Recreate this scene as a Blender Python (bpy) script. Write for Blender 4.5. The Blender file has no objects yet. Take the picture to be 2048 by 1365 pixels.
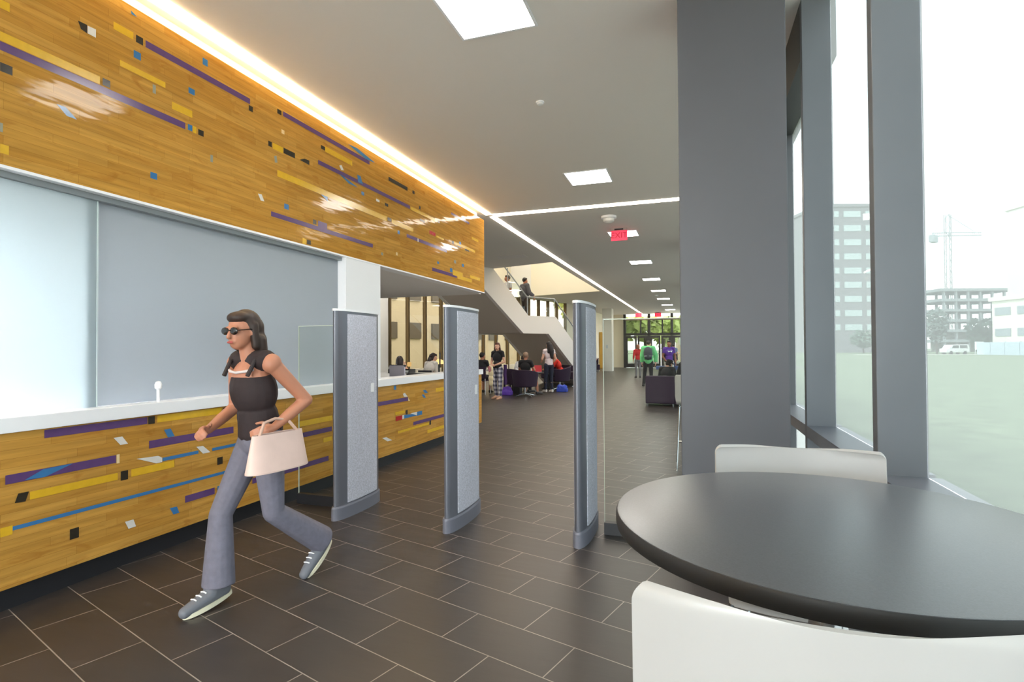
import bpy, bmesh, math, random
from math import sin, cos, pi, radians, sqrt, atan2
from mathutils import Vector, Matrix, Euler

SC = bpy.context.scene
COL = SC.collection
random.seed(7)

# ------------------------------------------------------------------ camera
F, YAW, PIT, ROLL = 1089.6, .32171, .014379, -.005807      # focal length in pixels of the 2048 wide frame
EYE = 1.42
cam = bpy.data.cameras.new('camera')
cam.sensor_width = 36.0
cam.lens = F / 2048 * 36.0
cam.clip_start = .05
cam.clip_end = 2000
cam_ob = bpy.data.objects.new('camera', cam)
COL.objects.link(cam_ob)
_fw = Vector((-sin(YAW) * cos(PIT), cos(YAW) * cos(PIT), sin(PIT)))
_r0 = Vector((cos(YAW), sin(YAW), 0))
_u0 = _r0.cross(_fw)
_R = _r0 * cos(ROLL) + _u0 * sin(ROLL)
_U = -_r0 * sin(ROLL) + _u0 * cos(ROLL)
cam_ob.matrix_world = Matrix(((_R.x, _U.x, -_fw.x, 0), (_R.y, _U.y, -_fw.y, 0), (_R.z, _U.z, -_fw.z, EYE), (0, 0, 0, 1)))
SC.camera = cam_ob

SC.view_settings.view_transform = 'Standard'
SC.view_settings.look = 'None'
SC.view_settings.gamma = 1
SC.view_settings.use_curve_mapping = False
SC.view_settings.exposure = 1.55

# ------------------------------------------------------------------ sky, sun
PANEL_W, STRIP_W, COVE_W = 12.0, 8.0, 10.0     # what the ceiling lamps give off
world = bpy.data.worlds.new('hazy_sky')
SC.world = world
world.use_nodes = True
nt = world.node_tree
nt.nodes.clear()
wo = nt.nodes.new('ShaderNodeOutputWorld')
bg = nt.nodes.new('ShaderNodeBackground')
tc = nt.nodes.new('ShaderNodeTexCoord')
mp = nt.nodes.new('ShaderNodeMapping')
mp.inputs['Scale'].default_value = (2.2, 2.2, 5.0)
nz = nt.nodes.new('ShaderNodeTexNoise')
nz.inputs['Scale'].default_value = 1.6
nz.inputs['Detail'].default_value = 5
rp = nt.nodes.new('ShaderNodeValToRGB')
rp.color_ramp.elements[0].position = .38
rp.color_ramp.elements[0].color = (.70, .82, .92, 1)
rp.color_ramp.elements[1].position = .60
rp.color_ramp.elements[1].color = (1.0, 1.0, .99, 1)
nt.links.new(tc.outputs['Generated'], mp.inputs['Vector'])
nt.links.new(mp.outputs['Vector'], nz.inputs['Vector'])
nt.links.new(nz.outputs['Fac'], rp.inputs['Fac'])
nt.links.new(rp.outputs['Color'], bg.inputs['Color'])
bg.inputs['Strength'].default_value = 5.2
nt.links.new(bg.outputs['Background'], wo.inputs['Surface'])

sun = bpy.data.lights.new('sun', 'SUN')
sun.energy = 4.0
sun.angle = radians(12)
sun.color = (1, .97, .92)
sun_ob = bpy.data.objects.new('sun', sun)
COL.objects.link(sun_ob)
sun_ob.rotation_euler = Vector((.62, .15, -.77)).to_track_quat('-Z', 'Y').to_euler()   # high, from behind the building

# ------------------------------------------------------------------ helpers
def lin(c):
    out = []
    for v in c[:3]:
        v /= 255.0
        out.append(v / 12.92 if v <= .04045 else ((v + .055) / 1.055) ** 2.4)
    return (*out, 1.0)

def new_mat(name):
    m = bpy.data.materials.new(name)
    m.use_nodes = True
    n = m.node_tree
    n.nodes.clear()
    out = n.nodes.new('ShaderNodeOutputMaterial')
    return m, n, out

def M(name, c, rough=.5, metal=0.0, var=.0, vscale=12.0, bump=0.0, bscale=80.0, spec=.5, emit=0.0, stretch=(1, 1, 1), coat=0.0):
    m, n, out = new_mat(name)
    b = n.nodes.new('ShaderNodeBsdfPrincipled')
    b.inputs['Base Color'].default_value = lin(c)
    b.inputs['Roughness'].default_value = rough
    b.inputs['Metallic'].default_value = metal
    b.inputs['Specular IOR Level'].default_value = spec
    b.inputs['Coat Weight'].default_value = coat
    n.links.new(b.outputs['BSDF'], out.inputs['Surface'])
    if var or bump:
        t = n.nodes.new('ShaderNodeTexCoord')
        mpn = n.nodes.new('ShaderNodeMapping')
        mpn.inputs['Scale'].default_value = stretch
        n.links.new(t.outputs['Object'], mpn.inputs['Vector'])
    if var:
        z = n.nodes.new('ShaderNodeTexNoise')
        z.inputs['Scale'].default_value = vscale
        z.inputs['Detail'].default_value = 4
        n.links.new(mpn.outputs['Vector'], z.inputs['Vector'])
        r = n.nodes.new('ShaderNodeMapRange')
        r.inputs['From Min'].default_value = .3
        r.inputs['From Max'].default_value = .7
        r.inputs['To Min'].default_value = 1 - var
        r.inputs['To Max'].default_value = 1 + var
        n.links.new(z.outputs['Fac'], r.inputs['Value'])
        mx = n.nodes.new('ShaderNodeVectorMath')
        mx.operation = 'SCALE'
        mx.inputs[0].default_value = lin(c)[:3]
        n.links.new(r.outputs['Result'], mx.inputs['Scale'])
        n.links.new(mx.outputs['Vector'], b.inputs['Base Color'])
    if bump:
        z = n.nodes.new('ShaderNodeTexNoise')
        z.inputs['Scale'].default_value = bscale
        z.inputs['Detail'].default_value = 3
        n.links.new(mpn.outputs['Vector'], z.inputs['Vector'])
        bp = n.nodes.new('ShaderNodeBump')
        bp.inputs['Strength'].default_value = bump
        bp.inputs['Distance'].default_value = .01
        n.links.new(z.outputs['Fac'], bp.inputs['Height'])
        n.links.new(bp.outputs['Normal'], b.inputs['Normal'])
    if emit:
        b.inputs['Emission Color'].default_value = lin(c)
        b.inputs['Emission Strength'].default_value = emit
    return m

def glow(name, c, strength):
    m, n, out = new_mat(name)
    e = n.nodes.new('ShaderNodeEmission')
    e.inputs['Color'].default_value = lin(c)
    e.inputs['Strength'].default_value = strength
    n.links.new(e.outputs['Emission'], out.inputs['Surface'])
    return m

def mirror_share(n, refl=1.0):
    """Schlick reflectance that is the same from both sides of a thin pane"""
    def mth(op, a, b=None):
        k = n.nodes.new('ShaderNodeMath')
        k.operation = op
        for i, v in enumerate((a, b)):
            if v is None:
                continue
            if isinstance(v, (int, float)):
                k.inputs[i].default_value = v
            else:
                n.links.new(v, k.inputs[i])
        return k.outputs[0]
    ge = n.nodes.new('ShaderNodeNewGeometry')
    dt = n.nodes.new('ShaderNodeVectorMath')
    dt.operation = 'DOT_PRODUCT'
    n.links.new(ge.outputs['Normal'], dt.inputs[0])
    n.links.new(ge.outputs['Incoming'], dt.inputs[1])
    c = mth('SUBTRACT', 1.0, mth('ABSOLUTE', dt.outputs['Value']))
    f = mth('ADD', mth('MULTIPLY', mth('POWER', c, 5.0), .92), .05)
    return mth('MULTIPLY', f, refl).node

def glass(name, tint, film=0.0, refl=1.0, film_c=(235, 250, 245), rough=.0):
    """thin pane: clear transmission with outdoor haze painted in as a film and a mirror coat"""
    m, n, out = new_mat(name)
    tr = n.nodes.new('ShaderNodeBsdfTransparent')
    tr.inputs['Color'].default_value = lin(tint)
    gl = n.nodes.new('ShaderNodeBsdfGlossy')
    gl.inputs['Roughness'].default_value = rough
    gl.inputs['Color'].default_value = (.95, 1, .98, 1)
    ml = mirror_share(n, refl)
    base = tr
    if film:
        tl = n.nodes.new('ShaderNodeBsdfTranslucent')
        tl.inputs['Color'].default_value = lin(film_c)
        mf = n.nodes.new('ShaderNodeMixShader')
        mf.inputs['Fac'].default_value = film
        n.links.new(tr.outputs['BSDF'], mf.inputs[1])
        n.links.new(tl.outputs['BSDF'], mf.inputs[2])
        base = mf
    mx = n.nodes.new('ShaderNodeMixShader')
    n.links.new(ml.outputs['Value'], mx.inputs['Fac'])
    n.links.new(base.outputs[0], mx.inputs[1])
    n.links.new(gl.outputs['BSDF'], mx.inputs[2])
    n.links.new(mx.outputs['Shader'], out.inputs['Surface'])
    return m

class G:
    """collects shapes and links them as one mesh object"""
    def __init__(s):
        s.v, s.f, s.m = [], [], []
    def add(s, vs, fs, mi=0):
        o = len(s.v)
        s.v += [tuple(v) for v in vs]
        for f in fs:
            s.f.append(tuple(i + o for i in f))
            s.m.append(mi)
        return s
    def box(s, x0, x1, y0, y1, z0, z1, mi=0):
        vs = [(x, y, z) for x in (x0, x1) for y in (y0, y1) for z in (z0, z1)]
        return s.add(vs, [(0, 1, 3, 2), (4, 6, 7, 5), (0, 4, 5, 1), (2, 3, 7, 6), (0, 2, 6, 4), (1, 5, 7, 3)], mi)
    def obox(s, c, ax, ay, az, hx, hy, hz, mi=0):
        c, ax, ay, az = Vector(c), Vector(ax), Vector(ay), Vector(az)
        vs = [c + ax * a * hx + ay * b * hy + az * d * hz for a in (-1, 1) for b in (-1, 1) for d in (-1, 1)]
        return s.add(vs, [(0, 1, 3, 2), (4, 6, 7, 5), (0, 4, 5, 1), (2, 3, 7, 6), (0, 2, 6, 4), (1, 5, 7, 3)], mi)
    def prism(s, poly, a0, a1, axis='z', mi=0):
        def P(p, a):
            return {'z': (p[0], p[1], a), 'x': (a, p[0], p[1]), 'y': (p[0], a, p[1])}[axis]
        n = len(poly)
        vs = [P(p, a0) for p in poly] + [P(p, a1) for p in poly]
        fs = [tuple(range(n))[::-1], tuple(range(n, 2 * n))] + [(i, (i + 1) % n, n + (i + 1) % n, n + i) for i in range(n)]
        return s.add(vs, fs, mi)
    def tube(s, p0, p1, r0, r1=None, n=10, mi=0, caps=True):
        r1 = r0 if r1 is None else r1
        p0, p1 = Vector(p0), Vector(p1)
        d = (p1 - p0).normalized()
        a = d.cross(Vector((0, 0, 1)) if abs(d.z) < .9 else Vector((1, 0, 0))).normalized()
        b = d.cross(a)
        vs = [p0 + (a * cos(2 * pi * i / n) + b * sin(2 * pi * i / n)) * r0 for i in range(n)]
        vs += [p1 + (a * cos(2 * pi * i / n) + b * sin(2 * pi * i / n)) * r1 for i in range(n)]
        fs = [(i, (i + 1) % n, n + (i + 1) % n, n + i) for i in range(n)]
        if caps:
            fs += [tuple(range(n))[::-1], tuple(range(n, 2 * n))]
        return s.add(vs, fs, mi)
    def path(s, pts, r, n=8, mi=0):
        pts = [Vector(p) for p in pts]
        rings, prev = [], None
        for i, p in enumerate(pts):
            d = (pts[min(i + 1, len(pts) - 1)] - pts[max(i - 1, 0)]).normalized()
            if prev is None:
                a = d.cross(Vector((0, 0, 1)) if abs(d.z) < .9 else Vector((1, 0, 0))).normalized()
            else:
                a = (prev - d * prev.dot(d)).normalized()
            prev = a
            b = d.cross(a)
            rings.append([p + (a * cos(2 * pi * k / n) + b * sin(2 * pi * k / n)) * r for k in range(n)])
        vs = [v for g in rings for v in g]
        fs = []
        for i in range(len(rings) - 1):
            fs += [(i * n + k, i * n + (k + 1) % n, (i + 1) * n + (k + 1) % n, (i + 1) * n + k) for k in range(n)]
        L = (len(rings) - 1) * n
        fs += [tuple(range(n))[::-1], tuple(range(L, L + n))]
        return s.add(vs, fs, mi)
    def ell(s, c, r, rot=None, n=14, k=9, mi=0):
        c = Vector(c)
        mt = Euler(rot).to_matrix() if rot else Matrix.Identity(3)
        r = (r, r, r) if not hasattr(r, '__len__') else r
        vs = [c + mt @ Vector((0, 0, r[2]))]
        for j in range(1, k):
            t = pi * j / k
            for i in range(n):
                p = 2 * pi * i / n
                vs.append(c + mt @ Vector((r[0] * sin(t) * cos(p), r[1] * sin(t) * sin(p), r[2] * cos(t))))
        vs.append(c + mt @ Vector((0, 0, -r[2])))
        fs = [(0, 1 + i, 1 + (i + 1) % n) for i in range(n)]
        for j in range(k - 2):
            a = 1 + j * n
            fs += [(a + i, a + n + i, a + n + (i + 1) % n, a + (i + 1) % n) for i in range(n)]
        a = 1 + (k - 2) * n
        fs += [(a + i, len(vs) - 1, a + (i + 1) % n) for i in range(n)]
        return s.add(vs, fs, mi)
    def cap(s, p0, p1, r0, r1=None, n=12, mi=0):
        r1 = r0 if r1 is None else r1
        s.tube(p0, p1, r0, r1, n, mi)
        s.ell(p0, r0, None, n, 7, mi)
        return s.ell(p1, r1, None, n, 7, mi)
    def lathe(s, prof, c=(0, 0, 0), n=32, mi=0):
        vs, fs = [], []
        for r, z in prof:
            vs += [(c[0] + r * cos(2 * pi * i / n), c[1] + r * sin(2 * pi * i / n), c[2] + z) for i in range(n)]
        for j in range(len(prof) - 1):
            fs += [(j * n + i, j * n + (i + 1) % n, (j + 1) * n + (i + 1) % n, (j + 1) * n + i) for i in range(n)]
        fs += [tuple(range(n))[::-1], tuple(range((len(prof) - 1) * n, len(prof) * n))]
        return s.add(vs, fs, mi)
    def grid(s, fn, nu, nv, th=None, mi=0):
        """surface fn(u,v)->point; th gives it thickness along its normal (closed shell)"""
        P = [[Vector(fn(i / nu, j / nv)) for j in range(nv + 1)] for i in range(nu + 1)]
        W = nv + 1
        if th is None:
            return s.add([p for r in P for p in r], [(i * W + j, (i + 1) * W + j, (i + 1) * W + j + 1, i * W + j + 1) for i in range(nu) for j in range(nv)], mi)
        Q = []
        for i in range(nu + 1):
            row = []
            for j in range(nv + 1):
                du = P[min(i + 1, nu)][j] - P[max(i - 1, 0)][j]
                dv = P[i][min(j + 1, nv)] - P[i][max(j - 1, 0)]
                row.append(P[i][j] - du.cross(dv).normalized() * th)
            Q.append(row)
        vs = [p for r in P for p in r] + [p for r in Q for p in r]
        o = (nu + 1) * W
        fs = []
        for i in range(nu):
            for j in range(nv):
                a, b, c, d = i * W + j, (i + 1) * W + j, (i + 1) * W + j + 1, i * W + j + 1
                fs += [(a, b, c, d), (o + d, o + c, o + b, o + a)]
        for i in range(nu):
            a, b = i * W, (i + 1) * W
            fs.append((b, a, o + a, o + b))
            a, b = i * W + nv, (i + 1) * W + nv
            fs.append((a, b, o + b, o + a))
        for j in range(nv):
            a, b = j, j + 1
            fs.append((a, b, o + b, o + a))
            a, b = nu * W + j, nu * W + j + 1
            fs.append((b, a, o + a, o + b))
        return s.add(vs, fs, mi)
    def build(s, name, mats, parent=None, smooth=True, bevel=0.0, seg=2, angle=.6, normals=True):
        me = bpy.data.meshes.new(name)
        me.from_pydata(s.v, [], s.f)
        mats = mats if isinstance(mats, (list, tuple)) else [mats]
        for m in mats:
            me.materials.append(m)
        me.polygons.foreach_set('material_index', s.m)
        if normals:
            b = bmesh.new()
            b.from_mesh(me)
            bmesh.ops.recalc_face_normals(b, faces=b.faces)
            b.to_mesh(me)
            b.free()
        if smooth:
            me.polygons.foreach_set('use_smooth', [True] * len(me.polygons))
            me.set_sharp_from_angle(angle=angle)
        o = bpy.data.objects.new(name, me)
        COL.objects.link(o)
        if parent:
            o.parent = parent
        if bevel:
            bv = o.modifiers.new('edge', 'BEVEL')
            bv.width = bevel
            bv.segments = seg
            bv.limit_method = 'ANGLE'
            bv.angle_limit = radians(50)
        return o

def tag(o, label, cat, group=None):
    o['label'] = label
    o['category'] = cat
    if group:
        o['group'] = group
    return o

def thing(name, label, cat, loc=(0, 0, 0), rotz=0.0, group=None):
    o = bpy.data.objects.new(name, None)
    o.empty_display_size = .1
    COL.objects.link(o)
    o.location = loc
    o.rotation_euler = (0, 0, rotz)
    return tag(o, label, cat, group)

def struct(o):
    o['kind'] = 'structure'
    return o

def structe(name, loc=(0, 0, 0), rotz=0.0):
    o = bpy.data.objects.new(name, None)
    COL.objects.link(o)
    o.location = loc
    o.rotation_euler = (0, 0, rotz)
    return struct(o)

def dup(root, loc, rotz, label=None, group=None):
    r = root.copy()
    COL.objects.link(r)
    r.location = loc
    r.rotation_euler = (0, 0, rotz)
    if label:
        r['label'] = label
    if group:
        r['group'] = group
    for ch in list(root.children):
        c = ch.copy()
        COL.objects.link(c)
        c.parent = r
        for g in ch.children:
            d = g.copy()
            COL.objects.link(d)
            d.parent = c
    return r

TILT = .29436                       # the tile and stair grid is turned against the hall
SD = Vector((sin(TILT), cos(TILT), 0))
TD = Vector((cos(TILT), -sin(TILT), 0))
CEIL = 3.885
LW = -3.55                          # face of the wood clad service wall

# ------------------------------------------------------------------ materials
WHITE = M('white_laminate', (250, 250, 254), .35)
PAINT = M('white_paint', (226, 224, 220), .6, bump=.02, bscale=120)
CEILING = M('ceiling_plaster', (240, 233, 226), .8, bump=.03, bscale=150)
SOFFIT = M('soffit_plaster', (238, 232, 228), .8)
SHADED_WHITE = M('shaded_white_plaster', (206, 195, 184), .8, bump=.03, bscale=100)  # stair underside: white plaster with its shade mixed into the colour
CREAM = M('cream_wall', (232, 224, 204), .7)
BLACK = M('black_laminate', (34, 34, 38), .45)
STEELGREY = M('grey_metal_paint', (104, 107, 112), .42, metal=.15, var=.03, vscale=3)
COLGREY = M('column_grey_paint', (88, 88, 93), .5, metal=.1, var=.03, vscale=2)
DARKFRAME = M('dark_bronze_frame', (52, 48, 46), .4, metal=.4)
CHROME = M('chrome', (215, 218, 222), .14, metal=1.0)
ALU = M('brushed_aluminium', (178, 182, 188), .35, metal=.8)
SHELL = M('white_plastic_shell', (176, 174, 172), .28, bump=.005, bscale=300)
PURPLE = M('purple_upholstery', (45, 27, 51), .75, var=.1, vscale=40, bump=.1, bscale=300)
PALEGLASS = glass('clear_railing_glass', (243, 246, 244), 0, 1.0)
GATEGLASS = glass('gate_glass', (242, 246, 242), 0, .03)
WINGLASS = glass('window_glass', (80, 85, 84), .05, .12, (244, 248, 246))  # film paints the outdoor haze; dark tint holds outdoor brightness down
FARGLASS = glass('entrance_glass', (112, 116, 110), 0, .2)
WARMGLASS = glass('tinted_glass', (118, 110, 96), 0, .6)
PANEL_GLOW = glow('lamp_diffuser', (255, 250, 242), PANEL_W)
STRIP_GLOW = glow('led_strip_lens', (255, 240, 222), STRIP_W)
COVE_GLOW = glow('cove_led_lens', (255, 226, 178), COVE_W)

def floor_material():
    m, n, out = new_mat('slate_floor_tiles')
    b = n.nodes.new('ShaderNodeBsdfPrincipled')
    g = n.nodes.new('ShaderNodeNewGeometry')
    mpn = n.nodes.new('ShaderNodeMapping')
    mpn.vector_type = 'POINT'
    mpn.inputs['Rotation'].default_value = (0, 0, TILT)
    mpn.inputs['Location'].default_value = (-.492, 0, 0)
    n.links.new(g.outputs['Position'], mpn.inputs['Vector'])
    br = n.nodes.new('ShaderNodeTexBrick')
    br.offset = .5
    br.offset_frequency = 2
    br.inputs['Scale'].default_value = 1.0
    br.inputs['Brick Width'].default_value = .587
    br.inputs['Row Height'].default_value = .2865
    br.inputs['Mortar Size'].default_value = .0028
    br.inputs['Mortar Smooth'].default_value = .1
    br.inputs['Color1'].default_value = lin((62, 55, 52))
    br.inputs['Color2'].default_value = lin((56, 51, 49))
    br.inputs['Mortar'].default_value = lin((150, 140, 132))
    n.links.new(mpn.outputs['Vector'], br.inputs['Vector'])
    m2 = n.nodes.new('ShaderNodeMapping')
    m2.inputs['Rotation'].default_value = (0, 0, .9)
    m2.inputs['Scale'].default_value = (1.2, 6, 1)
    n.links.new(g.outputs['Position'], m2.inputs['Vector'])
    z = n.nodes.new('ShaderNodeTexNoise')
    z.inputs['Scale'].default_value = 3.0
    z.inputs['Detail'].default_value = 6
    n.links.new(m2.outputs['Vector'], z.inputs['Vector'])
    r = n.nodes.new('ShaderNodeMapRange')
    r.inputs['From Min'].default_value = .3
    r.inputs['From Max'].default_value = .7
    r.inputs['To Min'].default_value = .86
    r.inputs['To Max'].default_value = 1.14
    n.links.new(z.outputs['Fac'], r.inputs['Value'])
    mx = n.nodes.new('ShaderNodeVectorMath')
    mx.operation = 'SCALE'
    n.links.new(br.outputs['Color'], mx.inputs[0])
    n.links.new(r.outputs['Result'], mx.inputs['Scale'])
    n.links.new(mx.outputs['Vector'], b.inputs['Base Color'])
    r2 = n.nodes.new('ShaderNodeMapRange')
    r2.inputs['To Min'].default_value = .30
    r2.inputs['To Max'].default_value = .46
    n.links.new(z.outputs['Fac'], r2.inputs['Value'])
    n.links.new(r2.outputs['Result'], b.inputs['Roughness'])
    bp = n.nodes.new('ShaderNodeBump')
    bp.inputs['Strength'].default_value = .25
    bp.inputs['Distance'].default_value = .002
    ad = n.nodes.new('ShaderNodeMath')
    ad.operation = 'MULTIPLY_ADD'
    ad.inputs[1].default_value = -1.2
    n.links.new(br.outputs['Fac'], ad.inputs[0])
    n.links.new(z.outputs['Fac'], ad.inputs[2])
    n.links.new(ad.outputs['Value'], bp.inputs['Height'])
    n.links.new(bp.outputs['Normal'], b.inputs['Normal'])
    n.links.new(b.outputs['BSDF'], out.inputs['Surface'])
    return m

def wood_material():
    """varnished gymnasium maple: narrow strips running along the hall, random board tones, ripples in the varnish"""
    m, n, out = new_mat('varnished_maple_strips')
    b = n.nodes.new('ShaderNodeBsdfPrincipled')
    g = n.nodes.new('ShaderNodeNewGeometry')
    sp = n.nodes.new('ShaderNodeSeparateXYZ')
    n.links.new(g.outputs['Position'], sp.inputs['Vector'])
    cb = n.nodes.new('ShaderNodeCombineXYZ')
    n.links.new(sp.outputs['Y'], cb.inputs['X'])
    n.links.new(sp.outputs['Z'], cb.inputs['Y'])
    br = n.nodes.new('ShaderNodeTexBrick')
    br.offset = .37
    br.offset_frequency = 3
    br.squash = .62
    br.squash_frequency = 2
    br.inputs['Scale'].default_value = 1
    br.inputs['Brick Width'].default_value = .62
    br.inputs['Row Height'].default_value = .049
    br.inputs['Mortar Size'].default_value = .0007
    br.inputs['Mortar Smooth'].default_value = .3
    br.inputs['Color1'].default_value = lin((202, 152, 74))
    br.inputs['Color2'].default_value = lin((188, 136, 60))
    br.inputs['Mortar'].default_value = lin((150, 102, 42))
    n.links.new(cb.outputs['Vector'], br.inputs['Vector'])
    m2 = n.nodes.new('ShaderNodeMapping')
    m2.inputs['Scale'].default_value = (1.4, 22, 1)
    n.links.new(cb.outputs['Vector'], m2.inputs['Vector'])
    z = n.nodes.new('ShaderNodeTexNoise')
    z.inputs['Scale'].default_value = 1.6
    z.inputs['Detail'].default_value = 7
    n.links.new(m2.outputs['Vector'], z.inputs['Vector'])
    r = n.nodes.new('ShaderNodeMapRange')
    r.inputs['From Min'].default_value = .3
    r.inputs['From Max'].default_value = .7
    r.inputs['To Min'].default_value = .8
    r.inputs['To Max'].default_value = 1.15
    n.links.new(z.outputs['Fac'], r.inputs['Value'])
    mx = n.nodes.new('ShaderNodeVectorMath')
    mx.operation = 'SCALE'
    n.links.new(br.outputs['Color'], mx.inputs[0])
    n.links.new(r.outputs['Result'], mx.inputs['Scale'])
    mk = n.nodes.new('ShaderNodeMapping')
    mk.inputs['Scale'].default_value = (3.2, 9, 1)
    n.links.new(cb.outputs['Vector'], mk.inputs['Vector'])
    zk = n.nodes.new('ShaderNodeTexNoise')
    zk.inputs['Scale'].default_value = 1.3
    zk.inputs['Detail'].default_value = 5
    zk.inputs['Distortion'].default_value = 1.2
    n.links.new(mk.outputs['Vector'], zk.inputs['Vector'])
    rk = n.nodes.new('ShaderNodeMapRange')
    rk.inputs['From Min'].default_value = .58
    rk.inputs['From Max'].default_value = .72
    rk.inputs['To Min'].default_value = 0
    rk.inputs['To Max'].default_value = .45
    n.links.new(zk.outputs['Fac'], rk.inputs['Value'])
    mc = n.nodes.new('ShaderNodeMix')
    mc.data_type = 'RGBA'
    n.links.new(rk.outputs['Result'], mc.inputs[0])
    n.links.new(mx.outputs['Vector'], mc.inputs[6])
    mc.inputs[7].default_value = lin((158, 100, 36))
    n.links.new(mc.outputs[2], b.inputs['Base Color'])
    b.inputs['Roughness'].default_value = .075
    b.inputs['Specular IOR Level'].default_value = .11
    z2 = n.nodes.new('ShaderNodeTexNoise')
    z2.inputs['Scale'].default_value = 2.2
    m3 = n.nodes.new('ShaderNodeMapping')
    m3.inputs['Scale'].default_value = (1, 5, 1)
    n.links.new(cb.outputs['Vector'], m3.inputs['Vector'])
    n.links.new(m3.outputs['Vector'], z2.inputs['Vector'])
    bp = n.nodes.new('ShaderNodeBump')
    bp.inputs['Strength'].default_value = .35
    bp.inputs['Distance'].default_value = .006
    n.links.new(z2.outputs['Fac'], bp.inputs['Height'])
    n.links.new(bp.outputs['Normal'], b.inputs['Normal'])
    n.links.new(b.outputs['BSDF'], out.inputs['Surface'])
    return m

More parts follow.
